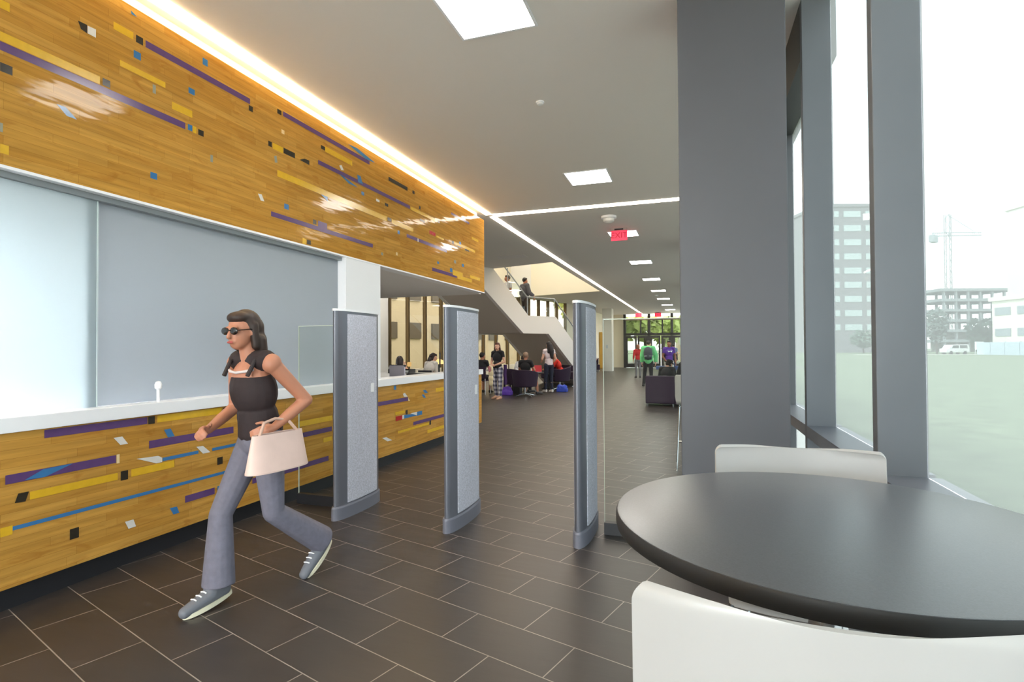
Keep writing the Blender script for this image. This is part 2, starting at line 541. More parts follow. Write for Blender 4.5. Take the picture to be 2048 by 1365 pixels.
FLOOR = floor_material()
WOOD = wood_material()
INK = {'P': (96, 68, 116), 'Y': (226, 178, 44), 'B': (62, 120, 172), 'K': (52, 46, 38), 'W': (226, 222, 216), 'G': (158, 158, 140),
       'C': (240, 212, 160), 'R': (186, 34, 34), 'M': (104, 64, 62)}
INKS = {k: M('inlay_' + k, c, .2, var=.05, vscale=20) for k, c in INK.items()}
INKKEYS = list(INK)
INLAY = [
 ('P', [(1.904,3.058),(3.039,3.058),(3.039,3.106),(1.904,3.106)]),
 ('Y', [(1.904,3.11),(2.428,3.11),(2.428,3.16),(1.904,3.16)]),
 ('K', [(2.444,3.116),(2.492,3.116),(2.492,3.161),(2.444,3.161)]),
 ('K', [(1.905,2.943),(1.962,2.943),(1.962,2.992),(1.905,2.992)]),
 ('P', [(2.729,3.508),(3.658,3.508),(3.658,3.556),(2.729,3.556)]),
 ('K', [(2.661,3.508),(2.711,3.508),(2.711,3.558),(2.661,3.558)]),
 ('Y', [(2.511,3.512),(2.643,3.512),(2.643,3.561),(2.511,3.561)]),
 ('B', [(2.646,3.396),(2.696,3.396),(2.696,3.446),(2.646,3.446)]),
 ('B', [(3.187,3.618),(3.233,3.618),(3.233,3.67),(3.187,3.67)]),
 ('B', [(3.065,3.343),(3.118,3.343),(3.118,3.386),(3.065,3.386)]),
 ('Y', [(2.554,3.292),(2.878,3.292),(2.878,3.332),(2.554,3.332)]),
 ('Y', [(2.929,3.166),(3.098,3.166),(3.098,3.218),(2.929,3.218)]),
 ('B', [(3.06,3.064),(3.098,3.064),(3.098,3.108),(3.06,3.108)]),
 ('Y', [(3.102,3.06),(3.132,3.06),(3.132,3.11),(3.102,3.11)]),
 ('K', [(3.149,3.06),(3.198,3.06),(3.198,3.104),(3.149,3.104)]),
 ('K', [(3.644,3.452),(3.689,3.452),(3.689,3.498),(3.644,3.498)]),
 ('B', [(2.181,2.881),(2.23,2.883),(2.294,2.832),(2.237,2.832)]),
 ('K', [(2.296,3.443),(2.35,3.446),(2.35,3.393),(2.313,3.401)]),
 ('W', [(2.352,3.443),(2.402,3.447),(2.402,3.394),(2.352,3.395)]),
 ('Y', [(1.908,2.498),(1.948,2.498),(1.948,2.548),(1.908,2.548)]),
 ('G', [(1.907,2.613),(1.92,2.613),(1.92,2.662),(1.907,2.662)]),
 ('G', [(2.782,3.216),(2.805,3.216),(2.805,3.277),(2.782,3.277)]),
 ('G', [(3.259,2.89),(3.283,2.89),(3.283,2.945),(3.259,2.945)]),
 ('B', [(2.767,2.616),(2.817,2.616),(2.817,2.66),(2.767,2.66)]),
 ('Y', [(1.903,3.288),(1.947,3.288),(1.947,3.335),(1.903,3.335)]),
 ('B', [(2.625,3.702),(2.669,3.68),(2.629,3.678)]),
 ('K', [(3.976,3.564),(4.028,3.564),(4.028,3.606),(3.976,3.606)]),
 ('P', [(4.049,3.568),(5.454,3.568),(5.454,3.612),(4.049,3.612)]),
 ('B', [(5.035,3.664),(5.21,3.676),(5.575,3.628),(5.371,3.609)]),
 ('K', [(4.584,3.455),(4.649,3.455),(4.649,3.492),(4.584,3.492)]),
 ('Y', [(4.649,3.446),(5.116,3.446),(5.116,3.502),(4.649,3.502)]),
 ('K', [(3.866,3.23),(3.909,3.23),(3.909,3.275),(3.866,3.275)]),
 ('Y', [(3.92,3.222),(4.049,3.222),(4.049,3.276),(3.92,3.276)]),
 ('K', [(4.056,3.228),(4.206,3.228),(4.206,3.278),(4.056,3.278)]),
 ('K', [(4.269,3.237),(4.339,3.271),(4.41,3.275),(4.41,3.23)]),
 ('P', [(4.541,3.282),(6.402,3.282),(6.402,3.326),(4.541,3.326)]),
 ('B', [(4.88,3.289),(4.952,3.284),(5.224,3.236),(5.055,3.234)]),
 ('B', [(5.209,3.38),(5.272,3.38),(5.32,3.301),(5.224,3.301)]),
 ('Y', [(3.976,2.99),(5.828,2.99),(5.828,3.05),(3.976,3.05)]),
 ('Y', [(5.943,2.992),(6.489,2.992),(6.489,3.046),(5.943,3.046)]),
 ('K', [(5.847,3.008),(5.932,3.008),(5.932,3.048),(5.847,3.048)]),
 ('W', [(3.747,2.772),(3.789,2.776),(3.82,2.723),(3.779,2.719)]),
 ('B', [(4.064,2.72),(4.124,2.72),(4.124,2.768),(4.064,2.768)]),
 ('B', [(4.584,2.99),(4.688,2.992),(4.688,2.945)]),
 ('B', [(5.288,3.176),(5.343,3.176),(5.343,3.216),(5.288,3.216)]),
 ('W', [(5.591,3.181),(5.663,3.181),(5.663,3.21),(5.591,3.21)]),
 ('K', [(5.784,3.176),(5.859,3.176),(5.859,3.21),(5.784,3.21)]),
 ('K', [(5.868,3.506),(6.337,3.506),(6.337,3.554),(5.868,3.554)]),
 ('K', [(6.47,3.512),(6.529,3.512),(6.529,3.552),(6.47,3.552)]),
 ('P', [(3.9,2.612),(5.519,2.612),(5.519,2.656),(3.9,2.656)]),
 ('K', [(4.463,2.666),(4.513,2.666),(4.513,2.71),(4.463,2.71)]),
 ('P', [(4.538,2.642),(4.68,2.642),(4.68,2.714),(4.538,2.714)]),
 ('Y', [(4.31,2.442),(4.362,2.442),(4.362,2.496),(4.31,2.496)]),
 ('K', [(4.374,2.45),(4.429,2.45),(4.429,2.492),(4.374,2.492)]),
 ('P', [(6.312,2.89),(7.542,2.89),(7.542,2.935),(6.312,2.935)]),
 ('W', [(6.608,2.885),(6.636,2.885),(6.636,2.932),(6.608,2.932)]),
 ('R', [(6.96,3.064),(7.153,3.064),(7.153,3.114),(6.96,3.114)]),
 ('Y', [(6.424,3.278),(7.128,3.278),(7.128,3.322),(6.424,3.322)]),
 ('Y', [(7.18,3.056),(7.428,3.056),(7.428,3.085),(7.18,3.085)]),
 ('K', [(6.676,3.186),(6.821,3.186),(6.821,3.221),(6.676,3.221)]),
 ('P', [(7.044,2.548),(7.904,2.548),(7.904,2.597),(7.044,2.597)]),
 ('B', [(7.646,2.613),(7.736,2.613),(7.736,2.673),(7.646,2.673)]),
 ('Y', [(7.748,2.578),(8.131,2.578),(8.131,2.657),(7.748,2.657)]),
 ('Y', [(7.935,2.543),(8.512,2.543),(8.512,2.598),(7.935,2.598)]),
 ('Y', [(8.442,2.614),(8.888,2.614),(8.888,2.666),(8.442,2.666)]),
 ('P', [(7.697,3.51),(8.416,3.51),(8.416,3.548),(7.697,3.548)]),
 ('B', [(6.082,2.89),(6.135,2.89),(6.135,2.935),(6.082,2.935)]),
 ('K', [(7.723,3.067),(7.796,3.067),(7.796,3.111),(7.723,3.111)]),
 ('K', [(7.928,3.051),(8.07,3.051),(8.07,3.078),(7.928,3.078)]),
 ('K', [(8.224,3.046),(8.411,3.046),(8.411,3.072),(8.224,3.072)]),
 ('Y', [(7.796,3.071),(8.666,3.071),(8.666,3.117),(7.796,3.117)]),
 ('Y', [(8.521,3.282),(8.819,3.282),(8.819,3.328),(8.521,3.328)]),
 ('G', [(7.794,2.772),(7.874,2.772),(7.874,2.82),(7.794,2.82)]),
 ('B', [(8.1,2.76),(8.18,2.76),(8.18,2.806),(8.1,2.806)]),
 ('B', [(7.203,2.676),(7.268,2.676),(7.268,2.71),(7.203,2.71)]),
 ('G', [(5.696,2.556),(5.74,2.556),(5.74,2.59),(5.696,2.59)]),
 ('C', [(6.04,2.611),(6.08,2.611),(6.08,2.649),(6.04,2.649)]),
 ('W', [(4.883,3.378),(4.923,3.394),(4.961,3.349),(4.915,3.338)]),
 ('C', [(4.028,3.402),(4.066,3.402),(4.066,3.438),(4.028,3.438)]),
 ('G', [(3.936,3.161),(3.966,3.174),(3.978,3.114),(3.946,3.105)]),
 ('K', [(6.653,3.345),(6.696,3.345),(6.696,3.387),(6.653,3.387)]),
 ('K', [(7.236,3.283),(7.29,3.283),(7.29,3.32),(7.236,3.32)]),
 ('B', [(7.993,3.106),(8.071,3.106),(8.071,3.149),(7.993,3.149)]),
 ('P', [(2.128,0.921),(2.751,0.921),(2.751,0.968),(2.128,0.968)]),
 ('K', [(2.758,0.917),(2.806,0.917),(2.806,0.969),(2.758,0.969)]),
 ('Y', [(2.823,0.92),(3.37,0.92),(3.37,0.968),(2.823,0.968)]),
 ('M', [(3.384,0.916),(3.674,0.916),(3.674,0.966),(3.384,0.966)]),
 ('B', [(2.875,0.863),(2.926,0.865),(2.958,0.806),(2.906,0.804)]),
 ('P', [(2.764,0.75),(3.486,0.75),(3.486,0.803),(2.764,0.803)]),
 ('W', [(2.523,0.861),(2.579,0.862),(2.617,0.809),(2.567,0.808)]),
 ('W', [(3.138,0.698),(3.197,0.695),(3.265,0.635),(3.197,0.636)]),
 ('W', [(2.676,0.697),(2.831,0.688),(2.862,0.67),(2.862,0.639),(2.818,0.639)]),
 ('B', [(2.865,0.644),(3.157,0.644),(3.157,0.668),(2.865,0.668)]),
 ('B', [(3.281,0.641),(3.636,0.641),(3.636,0.664),(3.281,0.664)]),
 ('P', [(1.942,0.698),(2.539,0.698),(2.539,0.748),(1.942,0.748)]),
 ('C', [(2.542,0.692),(2.562,0.692),(2.562,0.75),(2.542,0.75)]),
 ('B', [(2.032,0.703),(2.124,0.744),(2.281,0.746),(2.133,0.698)]),
 ('Y', [(2.058,0.587),(2.551,0.587),(2.551,0.631),(2.058,0.631)]),
 ('K', [(2.57,0.575),(2.618,0.575),(2.618,0.635),(2.57,0.635)]),
 ('Y', [(2.64,0.584),(2.956,0.584),(2.956,0.634),(2.64,0.634)]),
 ('K', [(2.002,0.636),(2.054,0.635),(2.037,0.583),(1.986,0.587)]),
 ('K', [(3.328,0.523),(3.38,0.523),(3.38,0.58),(3.328,0.58)]),
 ('B', [(1.977,0.44),(3.838,0.44),(3.838,0.462),(1.977,0.462)]),
 ('Y', [(1.921,0.42),(1.977,0.42),(1.977,0.469),(1.921,0.469)]),
 ('K', [(2.266,0.292),(2.317,0.292),(2.317,0.355),(2.266,0.355)]),
 ('W', [(2.599,0.3),(2.656,0.299),(2.674,0.248),(2.623,0.247)]),
 ('B', [(2.921,0.3),(2.978,0.296),(2.996,0.247),(2.95,0.246)]),
 ('P', [(3.044,0.304),(3.304,0.304),(3.304,0.354),(3.044,0.354)]),
 ('B', [(3.329,0.296),(3.38,0.296),(3.38,0.356),(3.329,0.356)]),
 ('P', [(4.202,0.584),(4.753,0.584),(4.753,0.631),(4.202,0.631)]),
 ('Y', [(4.242,0.692),(4.753,0.692),(4.753,0.744),(4.242,0.744)]),
 ('Y', [(4.617,0.486),(4.753,0.486),(4.753,0.53),(4.617,0.53)]),
 ('B', [(4.262,0.356),(4.313,0.356),(4.313,0.414),(4.262,0.414)]),
 ('P', [(3.685,0.291),(4.698,0.291),(4.698,0.339),(3.685,0.339)]),
 ('B', [(5.977,0.917),(6.035,0.917),(6.035,0.97),(5.977,0.97)]),
 ('W', [(6.198,0.849),(6.25,0.859),(6.323,0.803),(6.229,0.809)]),
 ('P', [(5.357,0.75),(6.333,0.75),(6.333,0.798),(5.357,0.798)]),
 ('C', [(6.337,0.791),(6.386,0.744),(6.337,0.744)]),
 ('B', [(6.747,0.855),(6.83,0.855),(6.895,0.81),(6.806,0.81)]),
 ('B', [(6.711,0.795),(6.77,0.798),(6.834,0.748),(6.77,0.748)]),
 ('Y', [(7.142,0.802),(7.438,0.802),(7.438,0.856),(7.142,0.856)]),
 ('Y', [(6.008,0.597),(6.248,0.597),(6.248,0.635),(6.008,0.635)]),
 ('K', [(6.276,0.58),(6.322,0.58),(6.322,0.631),(6.276,0.631)]),
 ('R', [(6.024,0.522),(6.182,0.522),(6.182,0.579),(6.024,0.579)]),
 ('W', [(6.182,0.528),(6.228,0.528),(6.228,0.576),(6.182,0.576)]),
 ('B', [(6.227,0.529),(6.228,0.576),(6.461,0.561),(6.583,0.529)]),
 ('W', [(6.396,0.576),(6.572,0.579),(6.572,0.531)]),
 ('B', [(6.576,0.524),(6.721,0.524),(6.721,0.577),(6.576,0.577)]),
 ('P', [(6.471,0.41),(7.434,0.41),(7.434,0.455),(6.471,0.455)]),
 ('Y', [(6.075,0.359),(6.924,0.359),(6.924,0.39),(6.075,0.39)]),
 ('K', [(6.941,0.352),(6.986,0.352),(6.986,0.412),(6.941,0.412)]),
 ('Y', [(6.874,0.244),(7.433,0.244),(7.433,0.29),(6.874,0.29)]),
 ('W', [(5.71,0.359),(5.8,0.356),(5.934,0.299),(5.827,0.301)]),
]

# ------------------------------------------------------------------ the room shell
OPX, OPN, OPF = -3.80, 15.05, 23.63          # stair opening in the ceiling: right edge, near and far corner on it
LO = -8.3
def tline(x, y0):                            # y on a line of the turned grid through (OPX, y0)
    return y0 - (x - OPX) * math.tan(TILT)
def xl(y):                                   # outer face of the tinted window wall
    return -10.45 + (y - 17.016) * math.tan(TILT)
fl = G()
fl.prism([(-12.4, -5), (.925, -5), (.925, 44), (-6.3, 44), (-6.3, 30.7), (xl(10.6), 10.6), (-12.4, 10.6)], -.12, 0)
struct(fl.build('floor', FLOOR, smooth=False))
ce = G()
yn, yf = tline(LO, OPN), tline(LO, OPF)
ce.prism([(OPX, -5), (.97, -5), (.97, 44), (OPX, 44)], CEIL, CEIL + .4)
ce.prism([(-12.4, -5), (OPX, -5), (OPX, OPN), (LO, yn), (xl(yn), yn), (xl(10.6), 10.6), (-12.4, 10.6)], CEIL, CEIL + .4)
ce.prism([(LO, yn), (LO, 24.0), (xl(yn), yn)], CEIL, CEIL + .4)
ce.prism([(OPX, OPF), (OPX, 44), (-6.3, 44), (-6.3, 30.7), (xl(yf), yf), (LO, yf)], CEIL, CEIL + .4)
struct(ce.build('ceiling', CEILING, smooth=False))

# shaft of the upper floor above the stair
up = G()
far = [(OPX, OPF), (LO, tline(LO, OPF))]
up.prism([(OPX, OPF - .22), (OPX, OPF - .02), (-7.2, tline(-7.2, OPF) - .02), (-7.2, tline(-7.2, OPF) - .22)], CEIL, 8.2)
up.prism([(-7.2, tline(-7.2, OPF) - .22), (-7.2, tline(-7.2, OPF) - .02), (LO, tline(LO, OPF) - .02), (LO, tline(LO, OPF) - .22)], CEIL, 8.2, 'z', 1)  # whiter stretch: window glow painted into the wall colour
up.prism([(OPX, OPN), (OPX + .15, OPN), (OPX + .15, OPF), (OPX, OPF)], CEIL + .4, 8.2)
up.prism([(LO - .15, tline(LO, OPN)), (LO, tline(LO, OPN)), (LO, tline(LO, OPF)), (LO - .15, tline(LO, OPF))], CEIL + .4, 8.2)
up.prism([(OPX, OPN), (OPX, OPN - .15), (LO, tline(LO, OPN) - .15), (LO, tline(LO, OPN))], CEIL + .4, 8.2)
up.prism([(OPX, OPN), (OPX, OPF), (LO, tline(LO, OPF)), (LO, tline(LO, OPN))], 8.2, 8.3)
struct(up.build('wall_upper_landing', [CREAM, PAINT], smooth=False))
g = G()
g.prism([(-7.6, 18.4), (-4.6, 17.5), (-4.6, 21.5), (-7.6, 22.4)], 8.12, 8.16)
tag(g.build('shaft_fill_lamp', glow('shaft_fill_glow', (255, 250, 240), 3.2), smooth=False), 'added unseen lamp lighting the shaft over the white staircase', 'ceiling light')  # no lamp known here; added to light the shaft walls
# far end wall parts around the entrance, back wall behind the camera
g = G()
g.box(-6.4, -4.78, 40.6, 40.9, 0, CEIL)
g.box(-6.4, -6.3, 31, 40.6, 0, CEIL)
struct(g.build('wall_far', CREAM, smooth=False))
wb_ = structe('window_5')
g = G()
for k in range(4):
    x = -3.4 + 1.42 * k
    g.box(x - .03, x + .03, -5.2, -5.02, 0, CEIL)
g.box(-3.7, .9, -5.2, -5.02, 0, .12)
g.box(-3.7, .9, -5.2, -5.02, CEIL - .3, CEIL)
g.build('frame', STEELGREY, wb_, smooth=False)
for k in range(3):
    x = -3.4 + 1.42 * k
    g = G(); g.add([(x + .031, -5.1, .121), (x + 1.389, -5.1, .121), (x + 1.389, -5.1, CEIL - .301), (x + .031, -5.1, CEIL - .301)], [(0, 1, 2, 3)])
    g.build('pane', PALEGLASS, wb_, smooth=False)
g = G()
g.box(-12.4, -3.7, -5.2, -5.0, 0, CEIL)
struct(g.build('wall_back', M('back_wall_paint', (206, 200, 192), .8), smooth=False))
g = G()
g.box(-12.5, -12.3, -5, 10.6, 0, CEIL)
struct(g.build('wall_side', PAINT, smooth=False))
g = G()
g.box(-6.28, -5.75, 38.2, 38.5, 0, 2.55)
tag(g.build('wood_panel', M('honey_wood', (206, 164, 74), .4, var=.06, vscale=6, stretch=(1, 1, .2)), smooth=False), 'honey coloured wood panel behind the far white pillar', 'wall panel')

g = G()
g.box(-5.36, -4.78, 33.8, 34.6, 0, CEIL)
pil = struct(g.build('pillar', M('off_white_pillar', (214, 211, 202), .6), smooth=False))
g = G()
g.box(-5.14, -5.02, 33.78, 33.8, 1.42, 1.62)
g.build('call_plate', ALU, pil)

# ------------------------------------------------------------------ wood clad service wall
# the striped boards go on past the left edge of the photo
_rn = random.Random(11)
for _k in range(64):
    _y = -4.8 + 6.5 * _rn.random()
    _row = _rn.randrange(4, 75)
    _z = _row * .049
    if 18 < _row < 51:
        continue
    _c = _rn.choice('PPYYYBBKKWG')
    _l = {'P': _rn.uniform(.4, 1.1), 'Y': _rn.uniform(.15, .7), 'B': .055, 'K': .055, 'W': .06, 'G': .05}[_c]
    if _y + _l > 1.86:
        continue
    _s = _rn.uniform(0, .03) if _c in 'WB' else 0
    INLAY.append((_c, [(_y, _z), (_y + _l, _z), (_y + _l + _s, _z + .048), (_y + _s, _z + .048)]))

def clad(name, y0, y1, z0, z1, parent, depth=.14, only=None):
    g = G()
    g.box(LW - depth, LW, y0, y1, z0, z1)
    for num, (key, q) in enumerate(INLAY):
        zc = sum(p[1] for p in q) / len(q)
        if not (z0 - .02 < zc < z1 + .02):
            continue
        q = [(min(max(y, y0 + .002), y1 - .002), min(max(z, z0 + .002), z1 - .002)) for y, z in q]
        g.add([(LW + .0007 + num * .00002, y, z) for y, z in q], [tuple(range(len(q)))], 1 + INKKEYS.index(key))
    # keep the inlays facing the hall
    o = g.build(name, [WOOD] + [INKS[k] for k in INKKEYS], parent, smooth=False, normals=False)
    b = bmesh.new()
    b.from_mesh(o.data)
    for f in b.faces:
        if len(f.verts) != 4 or f.calc_center_median().x > LW + .0004:
            if f.normal.x < 0:
                f.normal_flip()
    b.to_mesh(o.data)
    b.free()
    return o

wl = structe('wall_left')
clad('wood_cladding', -4.9, 9.1, 2.437, 3.735, wl)
g = G()
g.box(-3.69, LW + .004, -4.9, 9.102, 2.420, 2.437)
g.build('bottom_trim', WHITE, wl, smooth=False)
g = G()
g.box(-3.95, -3.69, -4.9, 9.1, 2.437, CEIL)
g.build('core', PAINT, wl, smooth=False)
g = G()
g.box(-3.69, -3.56, -4.9, 9.1, 3.72, 3.735)
g.build('cove_ledge', WHITE, wl, smooth=False)

g = G()
g.box(-10.2, -3.69, -4.9, 9.28, 2.425, 2.60)
struct(g.build('ceiling_soffit', SOFFIT, smooth=False))

# post between the shutters and the open desk
g = G()
g.box(-4.15, LW, 5.0, 5.68, 1.063, 2.42)
struct(g.build('wall_post', WHITE, smooth=False))

# frosted sliding shutters over the counter
w1 = structe('window_1')
FROST_A = None
def frosted(name, c, tl, rough=.22):
    m, n, out = new_mat(name)
    d = n.nodes.new('ShaderNodeBsdfDiffuse')
    d.inputs['Color'].default_value = lin(c)
    t = n.nodes.new('ShaderNodeBsdfTranslucent')
    t.inputs['Color'].default_value = lin(c)
    mx = n.nodes.new('ShaderNodeMixShader')
    mx.inputs['Fac'].default_value = tl
    gl = n.nodes.new('ShaderNodeBsdfGlossy')
    gl.inputs['Roughness'].default_value = rough
    m2 = n.nodes.new('ShaderNodeMixShader')
    n.links.new(d.outputs['BSDF'], mx.inputs[1])
    n.links.new(t.outputs['BSDF'], mx.inputs[2])
    n.links.new(mirror_share(n, .8).outputs[0], m2.inputs['Fac'])
    n.links.new(mx.outputs['Shader'], m2.inputs[1])
    n.links.new(gl.outputs['BSDF'], m2.inputs[2])
    n.links.new(m2.outputs['Shader'], out.inputs['Surface'])
    return m
g = G()
g.box(-3.640, -3.630, -1.0, 2.475, 1.064, 2.40)
g.build('pane', frosted('frosted_glass_pale', (216, 225, 228), .7), w1, smooth=False)
g = G()
g.box(-3.664, -3.654, 2.40, 5.0, 1.064, 2.40)
g.build('pane', frosted('frosted_glass_grey', (197, 203, 209), .5), w1, smooth=False)
g = G()
g.box(-3.68, -3.60, -1.0, 5.0, 2.385, 2.42)
g.build('head_rail', M('grey_track', (150, 154, 156), .4, metal=.3), w1, smooth=False)
g = G()
g.box(-3.6295, -3.624, 2.468, 2.476, 1.064, 2.385)
g.build('meeting_edge', M('glass_edge', (206, 216, 218), .3), w1, smooth=False)

# room behind the shutters
br = structe('wall_office')
g = G()
g.box(-8.0, -7.9, -1.6, 5.7, 0, 2.425)
g.box(-8.0, -3.66, -1.7, -1.6, 0, 2.425)
g.box(-8.0, -4.16, 5.58, 5.68, 0, 2.425)
g.build('partition', PAINT, br, smooth=False)
g = G()
g.box(-5.6, -4.6, -.9, 1.9, 2.395, 2.424)
tag(g.build('ceiling_light', glow('pane_backlight', (250, 252, 255), 13.0), smooth=False), 'added unseen lamp lighting the pale frosted pane from behind', 'ceiling light')  # added in the unseen room so the pane is lit from behind
g = G()
g.box(-6.0, -5.4, 3.6, 4.2, 2.395, 2.424)
tag(g.build('ceiling_light', glow('pane_backlight_small', (250, 250, 252), 15.0), smooth=False), 'small added lamp lighting the grey frosted pane from behind', 'ceiling light')  # second added lamp, brightens the grey pane

# service counter
sc_ = thing('service_counter', 'long service counter clad in striped gym floor boards with a white top', 'counter', (0, 0, 0))
clad('front_cladding', -4.9, 8.94, .13, .975, sc_, depth=.1)
g = G()
g.box(-3.75, -3.60, -4.9, 8.90, 0.0, .13)
g.build('toe_kick', BLACK, sc_, smooth=False)
g = G()
g.box(-3.80, -3.525, -4.9, 8.96, .978, 1.062)
g.build('countertop', WHITE, sc_, smooth=False, bevel=.003)
g = G()
g.box(-3.80, -3.65, -4.9, 8.92, .13, .978)
g.build('carcass', PAINT, sc_, smooth=False)
g = G()
g.box(-5.5, -3.80, 5.69, 8.96, .95, 1.0)
g.box(-5.5, -5.46, 5.69, 8.96, .05, .95)
g.box(-5.46, -3.80, 8.90, 8.94, .05, .95)
g.build('worktop', M('grey_worktop', (176, 174, 170), .4, var=.05, vscale=4), sc_, smooth=False)

# small pale stub on the countertop before the shutters
ps = thing('counter_upright', 'small pale upright stub on the white countertop before the grey shutter', 'upright', (-3.585, 2.86, 1.062))
g = G()
g.tube((0, 0, .0), (0, 0, .09), .011, n=12)
g.build('stem', WHITE, ps)
g = G()
g.lathe([(.011, .085), (.022, .095), (.024, .12), (.016, .14), (.003, .145)])
g.build('head', WHITE, ps)

# ------------------------------------------------------------------ ceiling lamps
for i in range(9):
    y = 3.66 + 4.1 * i
    t = thing('ceiling_light', '', 'ceiling light', (-1.41, y, CEIL), 0, 'square recessed lamps along the hall ceiling')
    names = ['square ceiling lamp cut by the top edge of the photo, nearest the camera', 'square ceiling lamp in front of the crossing light strip',
             'square ceiling lamp partly behind the exit sign', 'square ceiling lamp just beyond the exit sign', 'second square ceiling lamp beyond the exit sign',
             'third square ceiling lamp beyond the exit sign', 'fourth square ceiling lamp beyond the exit sign', 'fifth square ceiling lamp beyond the exit sign',
             'farthest square ceiling lamp before the entrance doors']
    t['label'] = names[i]
    g = G()
    for a in (g,):
        a.box(-.31, -.29, -.31, .31, -.008, .0)
        a.box(.29, .31, -.31, .31, -.008, .0)
        a.box(-.29, .29, -.31, -.29, -.008, .0)
        a.box(-.29, .29, .29, .31, -.008, .0)
    g.build('frame', WHITE, t, smooth=False)
    g = G()
    g.box(-.289, .289, -.289, .289, -.005, -.001)
    g.build('diffuser', PANEL_GLOW, t, smooth=False)

for x, y, lb in ((-6.2, 11.0, 'added lounge fill lamp behind the wood clad wall'), (-8.3, 13.2, 'added lounge fill lamp over the study tables'), (-9.3, 16.0, 'added lounge fill lamp by the tall tinted windows')):  # lamps added to brighten the lounge, out of view behind the wood wall
    t = thing('ceiling_light', lb, 'ceiling light', (x, y, CEIL))
    g = G()
    g.box(-.31, .31, -.31, -.29, -.008, 0); g.box(-.31, .31, .29, .31, -.008, 0); g.box(-.31, -.29, -.29, .29, -.008, 0); g.box(.29, .31, -.29, .29, -.008, 0)
    g.build('frame', WHITE, t, smooth=False)
    g = G(); g.box(-.289, .289, -.289, .289, -.005, -.001); g.build('diffuser', PANEL_GLOW, t, smooth=False)

g = G()
g.box(-3.592, -3.487, -4.9, 9.30, CEIL - .012, CEIL - .001)
tag(g.build('led_strip', COVE_GLOW, smooth=False), 'bright warm light strip in the cove above the wood clad wall', 'light strip')
g = G()
g.box(-3.575, -3.47, 9.47, 40.0, CEIL - .008, CEIL - .001)
tag(g.build('led_strip', STRIP_GLOW, smooth=False), 'long straight light strip running down the ceiling to the entrance', 'light strip')
g = G()
g.box(-3.475, .70, 9.305, 9.465, CEIL - .008, CEIL - .001)
tag(g.build('led_strip', STRIP_GLOW, smooth=False), 'short light strip crossing the ceiling toward the grey column', 'light strip')

g = G()
g.box(-5.0, -4.2, 13.58, 14.02, CEIL - .006, CEIL)
tag(g.build('access_hatch', SOFFIT, smooth=False, bevel=.003), 'flush square access hatch in the ceiling before the stair opening', 'hatch')

def detector(x, y, label, s=1.0, strobe=False):
    t = thing('smoke_detector', label, 'smoke detector', (x, y, CEIL))
    g = G()
    g.lathe([(.075 * s, 0), (.075 * s, -.02 * s), (.06 * s, -.025 * s)], n=24)
    g.build('base', WHITE, t)
    g = G()
    g.lathe([(.055 * s, -.025 * s), (.052 * s, -.05 * s), (.03 * s, -.065 * s), (.01 * s, -.068 * s)], n=24)
    g.build('sensor_head', PAINT, t)
    return t
detector(-1.48, 10.2, 'white round ceiling alarm in front of the exit sign', 1.9)
detector(-1.43, 5.22, 'small flush round cover between the two nearest ceiling lamps', .55)
detector(-1.62, 26.2, 'small ceiling detector among the far ceiling lamps', 1.2)

def exit_sign(x, y, label, s=1.0):
    t = thing('exit_sign', label, 'exit sign', (x, y, CEIL))
    g = G()
    g.box(-.17 * s, .17 * s, -.05 * s, .05 * s, -.045 * s, 0)
    g.build('mount', M('sign_housing', (196, 180, 176), .4), t, bevel=.004)
    g = G()
    g.box(-.09 * s, .09 * s, -.056 * s, -.05 * s, -.04 * s, -.015 * s)
    g.build('slot', BLACK, t)
    g = G()
    g.box(-.165 * s, .165 * s, -.012 * s, .012 * s, -.25 * s, -.045 * s)
    p = g.build('panel', M('red_sign', (236, 66, 92), .4, emit=.3), t, bevel=.003)
    cu = bpy.data.curves.new('exit_lettering', 'FONT')
    cu.body = 'EXIT'
    cu.size = .165 * s
    cu.align_x = 'CENTER'
    cu.align_y = 'CENTER'
    cu.extrude = .001
    co = bpy.data.objects.new('lettering_curve', cu)
    COL.objects.link(co)
    me = bpy.data.meshes.new_from_object(co.evaluated_get(bpy.context.evaluated_depsgraph_get()))
    bpy.data.objects.remove(co)
    bpy.data.curves.remove(cu)
    me.materials.clear()
    me.materials.append(M('sign_letters', (186, 20, 48), .5, emit=.2))
    o = bpy.data.objects.new('exit_lettering', me)
    COL.objects.link(o)
    o.parent = p
    o.location = (0, -.0135 * s, -.148 * s)
    o.rotation_euler = (pi / 2, 0, 0)
    return t
exit_sign(-1.43, 11.3, 'red exit sign hanging from the ceiling before a square lamp')
exit_sign(-3.6, 38.6, 'small red exit sign over the left entrance doors', 1.3)
exit_sign(-2.3, 38.6, 'small red exit sign over the middle entrance doors', 1.3)

# ------------------------------------------------------------------ column and window wall on the right
g = G()
g.box(-.085, .585, 3.88, 4.49, 0, CEIL)
struct(g.build('column', COLGREY, smooth=False, bevel=.006))
for yc in (13.3, 22.3, 31.3):
    g = G()
    g.box(.12, .70, yc, yc + .6, 0, CEIL)
    struct(g.build('column', COLGREY, smooth=False))

